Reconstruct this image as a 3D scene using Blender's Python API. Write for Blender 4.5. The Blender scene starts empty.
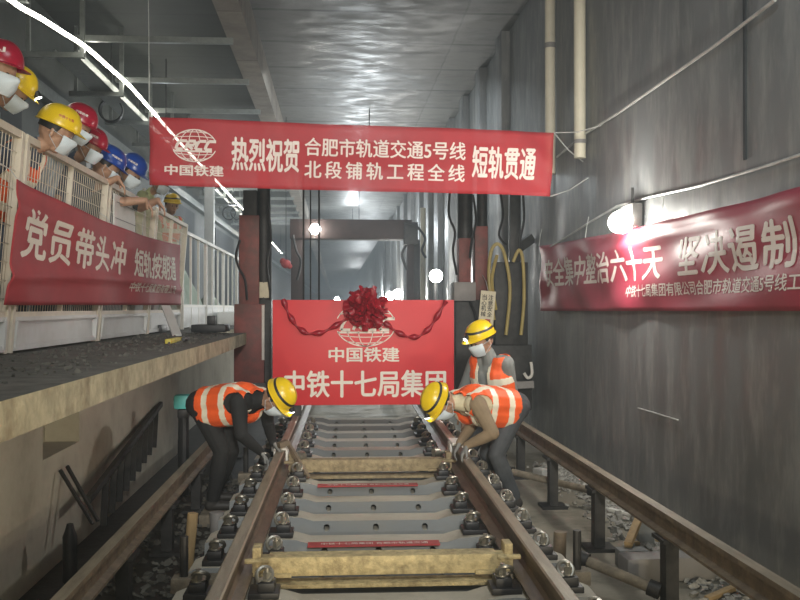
import bpy, bmesh, math, random
import numpy as np
from mathutils import Vector, Matrix, Quaternion
random.seed(7)
S = bpy.context.scene
COL = S.collection
V = Vector
PI = math.pi

# ------------------------------------------------------------------ camera
F = 950.0
CAMZ = 1.75
cd = bpy.data.cameras.new('camera'); cam = bpy.data.objects.new('camera', cd); COL.objects.link(cam)
cd.sensor_width = 36.0; cd.lens = F / 800.0 * 36.0; cd.clip_start = 0.05; cd.clip_end = 300
cam.location = (0, 0, CAMZ)
cam.rotation_euler = (math.radians(90 - 0.48 + 0.96), 0, -math.atan(64 / F))
S.camera = cam

# ------------------------------------------------------------------ world, lights, exposure
w = bpy.data.worlds.new('world'); S.world = w; w.use_nodes = True
bg = w.node_tree.nodes['Background']; bg.inputs[0].default_value = (0.62, 0.75, 0.8, 1); bg.inputs[1].default_value = 0.03
hv = w.node_tree.nodes.new('ShaderNodeVolumeScatter')                               # thin dust haze filling the tunnel
hv.inputs['Color'].default_value = (.82, .93, 1, 1); hv.inputs['Density'].default_value = .0055; hv.inputs['Anisotropy'].default_value = .3
w.node_tree.links.new(hv.outputs[0], w.node_tree.nodes['World Output'].inputs['Volume'])
S.view_settings.view_transform = 'Standard'; S.view_settings.look = 'None'
S.view_settings.gamma = 1.0; S.view_settings.use_curve_mapping = False
S.view_settings.exposure = 0.0

def light(kind, loc, energy, color=(1, 1, 1), size=0.1, target=None, angle=None, blend=0.6):
    l = bpy.data.lights.new('lamp_light', kind); l.energy = energy; l.color = color
    if kind == 'AREA': l.size = size
    else: l.shadow_soft_size = size
    if kind == 'SPOT': l.spot_size = math.radians(angle or 90); l.spot_blend = blend
    o = bpy.data.objects.new('lamp_light', l); o.location = loc; COL.objects.link(o)
    if target is not None:
        o.rotation_euler = (V(target) - V(loc)).to_track_quat('-Z', 'Y').to_euler()
    return o
WARM = (1.0, 0.86, 0.62); COOL = (0.86, 0.95, 1.0); WHITE = (1.0, 0.98, 0.93)
light('POINT', (0.4, -1.4, 0.80), 420, WARM, 0.07)                                  # work lamp standing low on the track behind the photographer
light('POINT', (2.15, 0.0, 0.74), 240, WARM, 0.07)                                 # second work lamp at the foot of the right wall
light('SPOT', (0.4, -2.0, 3.2), 2700, WHITE, 0.30, (0.4, 10, 2.1), 42, 0.9)         # spot fill added behind the camera to brighten sign and banners
light('AREA', (0.7, 3.2, 5.75), 85, COOL, 1.6, (0.6, 5.0, 0))                        # added overhead fill for the near track and wall, no fixture there
light('AREA', (0.5, 15.5, 5.6), 120, COOL, 2.0, (0.4, 17, 0))                        # added overhead fill beyond the gantry, no fixture there
TUNNEL_FILL_LAMPS = [(.7, 20, 4.75, 70), (.7, 29, 4.16, 330), (.7, 40, 5.05, 300), (1.9, 54, 2.4, 600), (2.25, 75, 2.3, 800), (2.25, 105, 2.3, 900),
                (-3.0, 17, 4.6, 12), (-3.0, 28, 4.6, 60), (-3.0, 37, 4.6, 100), (-3.0, 52, 4.6, 120)]  # fill lights added to brighten the far tunnel
for x_, y_, z_, e_ in TUNNEL_FILL_LAMPS: light('POINT', (x_, y_, z_), e_, COOL, 0.12)

# ------------------------------------------------------------------ pixel ray helpers (ray of the photo met with a real plane)
_R = cam.rotation_euler.to_matrix()
def _ray(px, py): return _R @ V(((px - 400) / F, (300 - py) / F, -1))
def on_y(px, py, y): d = _ray(px, py); return V((0, 0, CAMZ)) + d * (y / d.y)
def on_x(px, py, x): d = _ray(px, py); return V((0, 0, CAMZ)) + d * (x / d.x)
def on_z(px, py, z): d = _ray(px, py); return V((0, 0, CAMZ)) + d * ((z - CAMZ) / d.z)

# ------------------------------------------------------------------ materials
def mat(name, col, rough=0.6, metal=0.0, var=0.25, scale=6.0, stretch=(1, 1, 1), bump=0.0, dirt=None, dirt_amt=0.5, dirt_scale=2.0, spec=0.5, detail=6, emit=None, emit_s=0.0, trans=0.0, rvar=0.0):
    m = bpy.data.materials.new(name); m.use_nodes = True
    nt = m.node_tree; b = nt.nodes['Principled BSDF']; N = nt.nodes.new; L = nt.links.new
    b.inputs['Roughness'].default_value = rough; b.inputs['Metallic'].default_value = metal
    b.inputs['Specular IOR Level'].default_value = spec
    tc = N('ShaderNodeTexCoord'); mp = N('ShaderNodeMapping'); mp.inputs['Scale'].default_value = stretch
    L(tc.outputs['Object'], mp.inputs['Vector'])
    nz = N('ShaderNodeTexNoise'); nz.inputs['Scale'].default_value = scale; nz.inputs['Detail'].default_value = detail
    nz.inputs['Roughness'].default_value = 0.65
    L(mp.outputs[0], nz.inputs['Vector'])
    rp = N('ShaderNodeValToRGB'); rp.color_ramp.elements[0].position = .3; rp.color_ramp.elements[1].position = .7
    lo = [max(0, c * (1 - var)) for c in col]; hi = [min(1, c * (1 + var)) for c in col]
    rp.color_ramp.elements[0].color = (*lo, 1); rp.color_ramp.elements[1].color = (*hi, 1)
    L(nz.outputs['Fac'], rp.inputs[0]); out = rp.outputs[0]
    if dirt:
        n2 = N('ShaderNodeTexNoise'); n2.inputs['Scale'].default_value = dirt_scale; n2.inputs['Detail'].default_value = 8
        n2.inputs['Roughness'].default_value = .7
        L(mp.outputs[0], n2.inputs['Vector'])
        r2 = N('ShaderNodeValToRGB'); r2.color_ramp.elements[0].position = .48; r2.color_ramp.elements[1].position = .66
        r2.color_ramp.elements[0].color = (0, 0, 0, 1); r2.color_ramp.elements[1].color = (dirt_amt,) * 3 + (1,)
        L(n2.outputs['Fac'], r2.inputs[0])
        mx = N('ShaderNodeMixRGB'); mx.inputs[2].default_value = (*dirt, 1)
        L(r2.outputs[0], mx.inputs[0]); L(out, mx.inputs[1]); out = mx.outputs[0]
    L(out, b.inputs['Base Color'])
    if bump:
        bp = N('ShaderNodeBump'); bp.inputs['Strength'].default_value = bump; bp.inputs['Distance'].default_value = .02
        L(nz.outputs['Fac'], bp.inputs['Height']); L(bp.outputs[0], b.inputs['Normal'])
    if rvar:
        mr = N('ShaderNodeMapRange'); mr.inputs['From Min'].default_value = .35; mr.inputs['From Max'].default_value = .65
        mr.inputs['To Min'].default_value = max(.05, rough - rvar); mr.inputs['To Max'].default_value = min(1, rough + rvar)
        L(nz.outputs['Fac'], mr.inputs[0]); L(mr.outputs[0], b.inputs['Roughness'])
    if emit:
        b.inputs['Emission Color'].default_value = (*emit, 1); b.inputs['Emission Strength'].default_value = emit_s
    if trans:
        o = nt.nodes['Material Output']; tr = N('ShaderNodeBsdfTransparent'); ms = N('ShaderNodeMixShader'); ms.inputs[0].default_value = trans
        L(b.outputs[0], ms.inputs[1]); L(tr.outputs[0], ms.inputs[2]); L(ms.outputs[0], o.inputs['Surface'])
    return m

def seams(m, axis, period, width, depth=.5, offset=0.0):
    """dark joint lines across a concrete surface, every `period` metres along an axis"""
    nt = m.node_tree; N = nt.nodes.new; L = nt.links.new; b = nt.nodes['Principled BSDF']
    tc = N('ShaderNodeTexCoord'); sp = N('ShaderNodeSeparateXYZ'); L(tc.outputs['Object'], sp.inputs[0])
    nz = N('ShaderNodeTexNoise'); nz.inputs['Scale'].default_value = 1.7; L(tc.outputs['Object'], nz.inputs['Vector'])
    a0 = N('ShaderNodeMath'); a0.operation = 'MULTIPLY_ADD'; a0.inputs[1].default_value = .06; L(nz.outputs['Fac'], a0.inputs[0]); L(sp.outputs[axis], a0.inputs[2])
    a1 = N('ShaderNodeMath'); a1.operation = 'MULTIPLY_ADD'; a1.inputs[1].default_value = 1 / period; a1.inputs[2].default_value = offset; L(a0.outputs[0], a1.inputs[0])
    fr = N('ShaderNodeMath'); fr.operation = 'FRACT'; L(a1.outputs[0], fr.inputs[0])
    lt = N('ShaderNodeMath'); lt.operation = 'LESS_THAN'; lt.inputs[1].default_value = width / period; L(fr.outputs[0], lt.inputs[0])
    # board to board tone
    fl = N('ShaderNodeMath'); fl.operation = 'FLOOR'; L(a1.outputs[0], fl.inputs[0])
    wn = N('ShaderNodeTexWhiteNoise'); wn.noise_dimensions = '1D'; L(fl.outputs[0], wn.inputs['W'])
    mr = N('ShaderNodeMapRange'); mr.inputs['To Min'].default_value = .85; mr.inputs['To Max'].default_value = 1.15; L(wn.outputs['Value'], mr.inputs[0])
    mu = N('ShaderNodeMath'); mu.operation = 'MULTIPLY'; L(lt.outputs[0], mu.inputs[0]); mu.inputs[1].default_value = depth
    sb = N('ShaderNodeMath'); sb.operation = 'SUBTRACT'; L(mr.outputs[0], sb.inputs[0]); L(mu.outputs[0], sb.inputs[1])
    src = b.inputs['Base Color'].links[0].from_socket
    vm = N('ShaderNodeVectorMath'); vm.operation = 'SCALE'; L(src, vm.inputs[0]); L(sb.outputs[0], vm.inputs['Scale'])
    L(vm.outputs[0], b.inputs['Base Color'])

M = {}
M['floor'] = mat('floor_concrete', (.25, .228, .175), .75, var=.35, scale=2.2, bump=.5, dirt=(.04, .037, .03), dirt_amt=.8, dirt_scale=1.1, rvar=.2)
M['floor_shade'] = mat('shade_darkened_floor', (.022, .02, .017), .6, var=.4, scale=4, bump=.6)  # floor colour darkened to carry the shade left of the rail
M['wall'] = mat('wet_wall_concrete', (.165, .172, .174), .52, var=.26, scale=3.2, stretch=(1, 1.0, .30), bump=.10, dirt=(.31, .31, .295), dirt_amt=.6, dirt_scale=5.5, rvar=.2)  # pale drip streaks and mottling, strengthened in colour to imitate glints
M['ceil'] = mat('ceiling_concrete', (.13, .13, .122), .52, var=.4, scale=3.0, stretch=(.7, 1.3, 1), bump=.035, dirt=(.06, .06, .055), dirt_amt=.8, dirt_scale=2.6, rvar=.15)
seams(M['ceil'], 1, 1.6, .09, .75, .62); seams(M['ceil'], 0, 3.7, .03, .5, -.5)
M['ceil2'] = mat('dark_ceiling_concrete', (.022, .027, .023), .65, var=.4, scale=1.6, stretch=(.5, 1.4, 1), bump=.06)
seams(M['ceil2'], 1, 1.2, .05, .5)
M['beam'] = mat('beam_concrete', (.28, .25, .215), .75, var=.25, scale=3.0, bump=.3); seams(M['beam'], 1, 2.4, .03, .5)
M['plat'] = mat('platform_edge_concrete', (.46, .405, .275), .9, var=.3, scale=9.0, bump=.8, dirt=(.20, .15, .09), dirt_amt=.75, dirt_scale=2.6)
M['plattop'] = mat('platform_screed', (.10, .095, .08), .9, var=.4, scale=7, bump=1.0)
M['lowwall'] = mat('rendered_wall', (.52, .50, .42), .8, var=.2, scale=3.2, bump=.5, dirt=(.20, .175, .13), dirt_amt=.6, dirt_scale=1.6)
M['backwall'] = mat('back_wall_panel', (.055, .064, .062), .6, var=.3, scale=2)
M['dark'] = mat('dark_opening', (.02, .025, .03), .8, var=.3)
M['galv'] = mat('galvanised_steel', (.24, .26, .25), .42, .55, var=.18, scale=9)
M['steel'] = mat('dark_steel', (.035, .034, .033), .55, .5, var=.35, scale=12, bump=.2)
M['black'] = mat('black_rubber', (.012, .012, .013), .5, var=.3)
M['rail'] = mat('rusty_rail_steel', (.13, .095, .066), .5, .35, var=.4, scale=9, stretch=(2, .35, 2), bump=.25, dirt=(.26, .2, .13), dirt_amt=.6, dirt_scale=5)
M['railrust'] = mat('brown_rusted_steel', (.16, .12, .08), .65, .15, var=.4, scale=8, bump=.35, dirt=(.30, .24, .15), dirt_amt=.55, dirt_scale=6)
M['sleeper'] = mat('sleeper_concrete', (.21, .222, .22), .72, var=.14, scale=5, stretch=(.5, 1, 1), bump=.25, dirt=(.20, .18, .14), dirt_amt=.55, dirt_scale=2.4)
M['sleepertop'] = mat('dusty_lit_sleeper_top', (.50, .465, .38), .8, var=.2, scale=6, bump=.25, dirt=(.28, .24, .18), dirt_amt=.6, dirt_scale=3)  # dusty tan, lightened further to stand in for light from above
M['railtop'] = mat('worn_rail_head', (.30, .255, .185), .45, .25, var=.3, scale=10, stretch=(2, .3, 2), bump=.15)
M['crust'] = mat('mortar_crusted_steel', (.52, .42, .22), .85, var=.35, scale=22, bump=1.0, dirt=(.22, .16, .08), dirt_amt=.7, dirt_scale=9)
M['dusty'] = mat('dusty_brown_steel', (.20, .17, .125), .8, .1, var=.4, scale=14, bump=.4)
M['crust2'] = mat('mortar_crusted_steel_brown', (.34, .27, .16), .85, var=.35, scale=22, bump=1.0, dirt=(.16, .12, .07), dirt_amt=.7, dirt_scale=9)
M['chrome'] = mat('bright_steel', (.42, .40, .34), .38, .85, var=.15)
M['white'] = mat('white_paint', (.72, .70, .64), .5, var=.08, scale=7)
M['fence'] = mat('cream_fence_paint', (.66, .60, .49), .5, var=.10, scale=7)
M['panel'] = mat('white_fence_panel', (.58, .585, .565), .45, var=.07, scale=3, dirt=(.4, .37, .3), dirt_amt=.35)
M['board'] = mat('white_plastic_board', (.72, .72, .68), .5, var=.05)
M['redcloth'] = mat('red_banner_cloth', (.53, .030, .040), .62, var=.10, scale=3, trans=.34)
M['redcloth2'] = mat('dark_red_banner_cloth', (.36, .036, .045), .65, var=.12, scale=3)
M['redcloth3'] = mat('glossy_red_banner_cloth', (.34, .036, .065), .5, var=.12, scale=3)
M['redsign'] = mat('red_sign_board', (.62, .022, .028), .5, var=.05, scale=2)
M['ribbon'] = mat('crimson_satin', (.30, .006, .018), .35, var=.35, scale=9)
M['letter'] = mat('white_print', (.78, .70, .64), .6, var=.05)
M['letter2'] = mat('cream_print', (.80, .74, .64), .6, var=.05)
M['brownpaint'] = mat('brown_rusted_paint', (.03, .017, .015), .6, .1, var=.3, scale=6)
M['redpaint'] = mat('worn_red_paint', (.17, .04, .032), .55, .1, var=.3, scale=6, bump=.2, dirt=(.07, .04, .03), dirt_amt=.7, dirt_scale=4)
M['greybox'] = mat('grey_paint', (.23, .22, .21), .55, .1, var=.15)
M['hose'] = mat('yellow_hose', (.38, .30, .09), .5, var=.2)
M['tarp'] = mat('pale_green_tarpaulin', (.34, .40, .33), .6, var=.15)
M['timber'] = mat('raw_timber', (.36, .25, .12), .75, var=.3, scale=12, stretch=(1, 1, .2))
M['rubble'] = mat('rubble_stone', (.30, .29, .26), .85, var=.5, scale=30)
M['redlabel'] = mat('red_label', (.42, .05, .05), .6, var=.2, scale=14)
M['teal'] = mat('teal_plastic', (.12, .55, .52), .4, var=.1)
M['tag'] = mat('yellowed_notice_card', (.66, .61, .44), .6, var=.1)
M['ink'] = mat('black_ink', (.03, .03, .03), .7)
M['yellowtool'] = mat('yellow_tool_paint', (.6, .5, .06), .5)
M['pipe'] = mat('cream_plastic_pipe', (.62, .58, .46), .45, var=.1, scale=4)
M['wire'] = mat('pale_wire', (.55, .56, .54), .4, .3)
M['lampglow'] = mat('lamp_face', (1, 1, 1), .5, emit=(1, .99, .92), emit_s=60)
M['ledglow'] = mat('led_hose', (1, 1, 1), .5, emit=(1, .97, .84), emit_s=13)
M['spark'] = mat('head_torch_lens', (1, 1, 1), .5, emit=(.95, 1, .95), emit_s=13)
# people
M['skin'] = mat('skin', (.42, .25, .165), .55, var=.12, scale=14)
M['hair'] = mat('black_hair', (.012, .011, .01), .6, var=.4, scale=60)
M['orange'] = mat('orange_vest', (.85, .115, .02), .6, var=.10, scale=8)
M['reflect'] = mat('reflective_tape', (.80, .74, .58), .4, var=.06)
M['blackcloth'] = mat('black_workwear', (.012, .012, .012), .85, var=.3, scale=9)
M['darkgrey'] = mat('dark_grey_trousers', (.055, .06, .065), .8, var=.3, scale=9)
M['greyshirt'] = mat('grey_shirt', (.19, .20, .19), .8, var=.15)
M['brownsleeve'] = mat('khaki_brown_shirt', (.24, .175, .105), .8, var=.2)
M['creamshirt'] = mat('cream_shirt', (.55, .49, .33), .8, var=.12)
M['blueshirt'] = mat('pale_blue_shirt', (.36, .43, .48), .8, var=.1)
M['navyshirt'] = mat('navy_shirt', (.06, .08, .12), .8, var=.2)
M['greenvest'] = mat('pale_hi_vis', (.46, .50, .25), .7, var=.15)
M['boot'] = mat('work_boot', (.03, .027, .024), .6)
M['glove'] = mat('grey_glove', (.20, .20, .19), .8, var=.2)
M['mask'] = mat('face_mask', (.62, .70, .74), .7, var=.06)
M['hyellow'] = mat('yellow_helmet', (.72, .50, .012), .3, var=.05)
M['hred'] = mat('red_helmet', (.31, .008, .028), .28, var=.05)
M['hblue'] = mat('blue_helmet', (.012, .055, .30), .28, var=.05)
M['eye'] = mat('eye_dark', (.015, .012, .01), .2)

# ------------------------------------------------------------------ mesh building
def smoothstep(a, b, x):
    t = min(1, max(0, (x - a) / (b - a))); return t * t * (3 - 2 * t)
def frame(d):
    d = d.normalized(); a = V((0, 0, 1)) if abs(d.z) < .95 else V((1, 0, 0))
    s = d.cross(a).normalized(); return d, s, s.cross(d).normalized()

class MB:
    def __init__(s): s.v = []; s.f = []; s.m = []
    def add(s, vs, fs, mi=0):
        o = len(s.v); s.v += [V(p) for p in vs]; s.f += [[i + o for i in f] for f in fs]; s.m += [mi] * len(fs); return s
    def box(s, c, size, rot=None, mi=0, bev=0.0):
        c = V(c); h = V(size) / 2
        if bev:
            bm = bmesh.new(); bmesh.ops.create_cube(bm, size=1)
            for v in bm.verts: v.co = V((v.co.x * size[0], v.co.y * size[1], v.co.z * size[2]))
            bmesh.ops.bevel(bm, geom=bm.edges[:], offset=bev, segments=2, affect='EDGES', profile=.6)
            bm.verts.index_update()
            vs = [v.co.copy() for v in bm.verts]; fs = [[v.index for v in f.verts] for f in bm.faces]; bm.free()
        else:
            vs = [V((x * h.x, y * h.y, z * h.z)) for x in (-1, 1) for y in (-1, 1) for z in (-1, 1)]
            fs = [[0, 1, 3, 2], [4, 6, 7, 5], [0, 4, 5, 1], [2, 3, 7, 6], [0, 2, 6, 4], [1, 5, 7, 3]]
        if rot is not None: vs = [rot @ p for p in vs]
        return s.add([c + p for p in vs], fs, mi)
    def span(s, a, b, mi=0, bev=0.0):
        a = V(a); b = V(b); return s.box((a + b) / 2, [abs(b[i] - a[i]) for i in range(3)], None, mi, bev)
    def bar(s, a, b, wd, ht, up=None, mi=0):
        a = V(a); b = V(b); d = (b - a); L = d.length; d.normalize()
        u = V(up) if up else (V((0, 0, 1)) if abs(d.z) < .95 else V((0, 1, 0)))
        x = d.cross(u).normalized(); z = x.cross(d).normalized()
        vs = [p + x * (i * wd / 2) + z * (j * ht / 2) for p in (a, b) for i, j in ((-1, -1), (1, -1), (1, 1), (-1, 1))]
        return s.add(vs, [[0, 1, 2, 3], [7, 6, 5, 4], [0, 4, 5, 1], [1, 5, 6, 2], [2, 6, 7, 3], [3, 7, 4, 0]], mi)
    def tube(s, pts, r, n=8, mi=0, caps=True, closed=False):
        pts = [V(p) for p in pts]; k = len(pts); vs = []; ref = None
        for i, p in enumerate(pts):
            if closed: t = pts[(i + 1) % k] - pts[i - 1]
            else: t = pts[min(i + 1, k - 1)] - pts[max(i - 1, 0)]
            t.normalize()
            if ref is None: ref = frame(t)[1]
            ref = (ref - t * ref.dot(t)).normalized(); q = t.cross(ref)
            rr = r[i] if isinstance(r, (list, tuple)) else r
            vs += [p + ref * (math.cos(2 * PI * j / n) * rr) + q * (math.sin(2 * PI * j / n) * rr) for j in range(n)]
        fs = []
        for i in range(k if closed else k - 1):
            i2 = (i + 1) % k
            for j in range(n): j2 = (j + 1) % n; fs.append([i * n + j, i * n + j2, i2 * n + j2, i2 * n + j])
        if caps and not closed: fs.append(list(range(n))[::-1]); fs.append([(k - 1) * n + j for j in range(n)])
        return s.add(vs, fs, mi)
    def prism(s, prof, a, b, x, z, mi=0):
        """closed 2D profile (px along x, pz along z) swept from a to b"""
        a = V(a); b = V(b); x = V(x); z = V(z); n = len(prof)
        vs = [p + x * u + z * q for p in (a, b) for u, q in prof]
        fs = [[j, (j + 1) % n, n + (j + 1) % n, n + j] for j in range(n)] + [list(range(n))[::-1], list(range(n, 2 * n))]
        return s.add(vs, fs, mi)
    def lathe(s, c, prof, axis=(0, 0, 1), n=16, mi=0):
        """profile (r, h) turned round an axis through c"""
        d, x, y = frame(V(axis)); c = V(c); vs = []; k = len(prof)
        for r, h in prof: vs += [c + d * h + x * (r * math.cos(2 * PI * j / n)) + y * (r * math.sin(2 * PI * j / n)) for j in range(n)]
        fs = [[i * n + j, i * n + (j + 1) % n, (i + 1) * n + (j + 1) % n, (i + 1) * n + j] for i in range(k - 1) for j in range(n)]
        fs += [list(range(n))[::-1], [(k - 1) * n + j for j in range(n)]]
        return s.add(vs, fs, mi)
    def cyl(s, a, b, r, n=12, mi=0, r2=None): return s.tube([a, b], [r, r if r2 is None else r2], n, mi)
    def ball(s, c, rad, rot=None, n=12, mi=0):
        c = V(c); rad = V(rad) if not isinstance(rad, (int, float)) else V((rad,) * 3); vs = []; m = n // 2
        for i in range(m + 1):
            t = PI * i / m
            for j in range(n):
                p = V((math.sin(t) * math.cos(2 * PI * j / n) * rad.x, math.sin(t) * math.sin(2 * PI * j / n) * rad.y, math.cos(t) * rad.z))
                vs.append(c + (rot @ p if rot is not None else p))
        fs = [[i * n + j, (i + 1) * n + j, (i + 1) * n + (j + 1) % n, i * n + (j + 1) % n] for i in range(m) for j in range(n)]
        return s.add(vs, fs, mi)
    def capsule(s, a, ra, b, rb, n=10, mi=0):
        a = V(a); b = V(b); d = b - a
        if d.length < 1e-5: return s.ball(a, ra, n=n, mi=mi)
        u = d.normalized(); pts = []; rr = []
        for t in (.98, .7, .35): pts.append(a - u * ra * t); rr.append(ra * math.sqrt(1 - t * t))
        pts += [a, b]; rr += [ra, rb]
        for t in (.35, .7, .98): pts.append(b + u * rb * t); rr.append(rb * math.sqrt(1 - t * t))
        return s.tube(pts, rr, n, mi)
    def grid(s, fn, nu, nv, mi=0):
        vs = [fn(i / nu, j / nv) for j in range(nv + 1) for i in range(nu + 1)]
        fs = [[j * (nu + 1) + i, j * (nu + 1) + i + 1, (j + 1) * (nu + 1) + i + 1, (j + 1) * (nu + 1) + i] for j in range(nv) for i in range(nu)]
        return s.add(vs, fs, mi)
    def build(s, name, mats, parent=None, loc=None, smooth=35, mods=(), recalc=True):
        me = bpy.data.meshes.new(name)
        base = V(loc) if loc is not None else (wloc(parent) if parent else V((0, 0, 0)))
        me.from_pydata([tuple(p - base) for p in s.v], [], s.f)
        for m in (mats if isinstance(mats, (list, tuple)) else [mats]): me.materials.append(m)
        me.polygons.foreach_set('material_index', s.m)
        if recalc:
            bm = bmesh.new(); bm.from_mesh(me); bmesh.ops.remove_doubles(bm, verts=bm.verts[:], dist=1e-5)
            bmesh.ops.recalc_face_normals(bm, faces=bm.faces[:]); bm.to_mesh(me); bm.free()
        if mods: me = apply_mods(me, mods)
        if smooth: shade(me, smooth)
        return link(name, me, parent, base)

def shade(me, ang):
    me.polygons.foreach_set('use_smooth', [True] * len(me.polygons))
    me.set_sharp_from_angle(angle=math.radians(ang))
def apply_mods(me, mods):
    o = bpy.data.objects.new('work', me); COL.objects.link(o)
    for typ, kw in mods:
        md = o.modifiers.new('m', typ)
        for k, v in kw.items(): setattr(md, k, v)
    bpy.context.view_layer.update()
    dg = bpy.context.evaluated_depsgraph_get()
    r = bpy.data.meshes.new_from_object(o.evaluated_get(dg), depsgraph=dg)
    bpy.data.objects.remove(o); return r
LOC = {}
def wloc(o):
    p = V((0, 0, 0))
    while o: p += o.location; o = o.parent
    return p
def link(name, me, parent, base):
    o = bpy.data.objects.new(name, me); COL.objects.link(o)
    if parent: o.parent = parent; o.location = base - wloc(parent)
    else: o.location = base
    return o
def tag(o, label=None, cat=None, group=None, kind=None):
    if label: o['label'] = label
    if cat: o['category'] = cat
    if group: o['group'] = group
    if kind: o['kind'] = kind
    return o
def thing(name, label, cat, loc, group=None):
    o = bpy.data.objects.new(name, None); o.empty_display_size = .1; COL.objects.link(o); o.location = loc
    return tag(o, label, cat, group)
def struct(mb, name, m, label=None):
    return tag(mb.build(name, m), label, None, None, 'structure')
def copy_tree(o, parent=None):
    c = o.copy(); COL.objects.link(c)
    if parent: c.parent = parent
    for ch in o.children: copy_tree(ch, c)
    return c
ORD = ['nearest', 'second', 'third', 'fourth', 'fifth', 'sixth', 'seventh', 'eighth', 'ninth', 'tenth', 'eleventh', 'twelfth', 'thirteenth', 'fourteenth', 'fifteenth']
def nth(i, what): return ('nearest ' + what) if i == 0 else (ORD[i] + ' ' + what + ' from the camera')

# ------------------------------------------------------------------ the station box
WX = 2.62; CZ = 5.95; FAR = 200.0; PZ = 1.45; PX = -1.11
struct(MB().span((-.85, -3, -.3), (WX + .3, FAR, 0)), 'floor', M['floor'])
struct(MB().span((-6, -3, -.3), (-.85, FAR, -.004)), 'floor_left', M['floor_shade'])  # shade beside the track is put into this floor's colour
mb = MB().span((WX, -3, 0), (WX + .35, FAR, 6.4))
struct(mb, 'wall_right', M['wall'])
for i, y in enumerate((14.2, 16.4, 18.6, 20.8, 23.2, 25.6, 28.4, 31.6, 35, 39, 44, 50)):   # ribs of the diaphragm wall further in
    struct(MB().span((WX - .13, y, 0), (WX + .02, y + .5, 5.95), bev=.02), 'trim_%d' % (i + 1), M['wall'])
mb = MB().span((WX - .012, 5.9, 2.7), (WX + .01, 5.93, 6.3)); struct(mb, 'trim_20', M['dark'])
struct(MB().span((-1.2, -3, CZ), (WX + .3, FAR, CZ + .3)), 'ceiling', M['ceil'])
struct(MB().span((-1.50, -3, CZ - .48), (-1.18, FAR, CZ + .25)), 'trim_13', M['beam'])
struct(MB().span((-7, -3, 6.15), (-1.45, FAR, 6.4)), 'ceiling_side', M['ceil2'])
# platform slab on the left with its rough edge
mb = MB(); mb.span((-6, -3, PZ - .148), (PX, 11.9, PZ - .01)); mb.span((-6, 11.9, PZ - .155), (-1.5, FAR, PZ - .01))
po = mb.build('floor_platform', [M['plat'], M['plattop']])
for p in po.data.polygons:
    if p.normal.z > .5: p.material_index = 1
tag(po, None, None, None, 'structure')
# wall below the platform, with one square opening
LWX = -1.9
mb = MB()
mb.span((LWX - .25, -3, 0), (LWX, 6.32, PZ - .15)); mb.span((LWX - .25, 7.2, 0), (LWX, 11.6, PZ - .15))
mb.span((LWX - .25, 6.32, 0), (LWX, 7.2, .76)); mb.span((LWX - .6, 6.3, .5), (LWX - .25, 7.3, PZ - .15))
mb.span((LWX - .5, 12.6, 0), (LWX - .2, FAR, PZ - .15))
struct(mb, 'wall_left', M['lowwall'])
struct(MB().span((-3.2, 11.6, 0), (-2.3, 12.6, PZ - .15)), 'wall_recess', M['dark'])
# back wall behind the spectators
struct(MB().span((-4.6, -3, PZ), (-4.3, FAR, 6.2)), 'wall_back', M['backwall'])
struct(MB().span((-4.31, -3, 4.75), (-4.12, FAR, 4.93)), 'trim_14', M['galv'])
for i, (y0, y1) in enumerate(((4, 9.4), (11.0, 13.2), (16.2, 19.2), (24.5, 29), (34, 40))):
    struct(MB().span((-4.33, y0, PZ), (-4.26, y1, 4.6)), 'door_%d' % (i + 1), M['dark'])
for i, y in enumerate((9.9, 14.6, 16.0)):
    struct(MB().span((-4.3, y, PZ), (-4.12, y + .28, 4.75)), 'trim_%d' % (15 + i), M['greybox'])
struct(MB().span((-2.60, 19.0, PZ), (-2.42, 19.2, 4.6), bev=.01), 'trim_18', M['panel'])
struct(MB().span((-6, FAR, -.3), (WX + .3, FAR + .3, 6.4)), 'wall_far', M['greybox'])
struct(MB().span((-7, -3.3, -.3), (WX + .3, -3, 6.4)), 'wall_rear', M['backwall'])

# ------------------------------------------------------------------ the track
def rz(y): return .494 + .0088 * y            # rail top
def tx(y): return .185 + .013 * y             # track centre
RP = [(-.075, 0), (.075, 0), (.075, .012), (.022, .03), (.0085, .05), (.0085, .125), (.036, .142), (.036, .168), (.028, .176), (-.028, .176), (-.036, .168), (-.036, .142), (-.0085, .125), (-.0085, .05), (-.022, .03), (-.075, .012)]
def rail(side, y0, y1, label, kind=''):
    a = V((tx(y0) + side * .7525, y0, rz(y0) - .176)); b = V((tx(y1) + side * .7525, y1, rz(y1) - .176))
    d, x, z = frame(b - a)
    o = MB().prism(RP, a, b, x, z).build('rail', [M['rail'], M['railtop']], loc=a, smooth=25)
    for p in o.data.polygons:
        if p.normal.z > .5 and p.center.z - (p.center.y * .0088) > .15: p.material_index = 1
    tag(o, label, 'rail', 'running rails')
rail(-1, -1.5, 8.12, 'rusty left running rail, near length up to the clamped joint')
rail(1, -1.5, 8.28, 'rusty right running rail, near length up to the clamped joint')
rail(-1, 8.13, 30, 'left running rail beyond the clamped joint, passing under the red sign')
rail(1, 8.29, 30, 'right running rail beyond the clamped joint, passing under the red sign')

def topmat(o, m, nz, zmin=-9):
    me = o.data; me.materials.append(m); k = len(me.materials) - 1
    for p in me.polygons:
        if p.normal.z > nz and p.center.z > zmin: p.material_index = k
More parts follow.
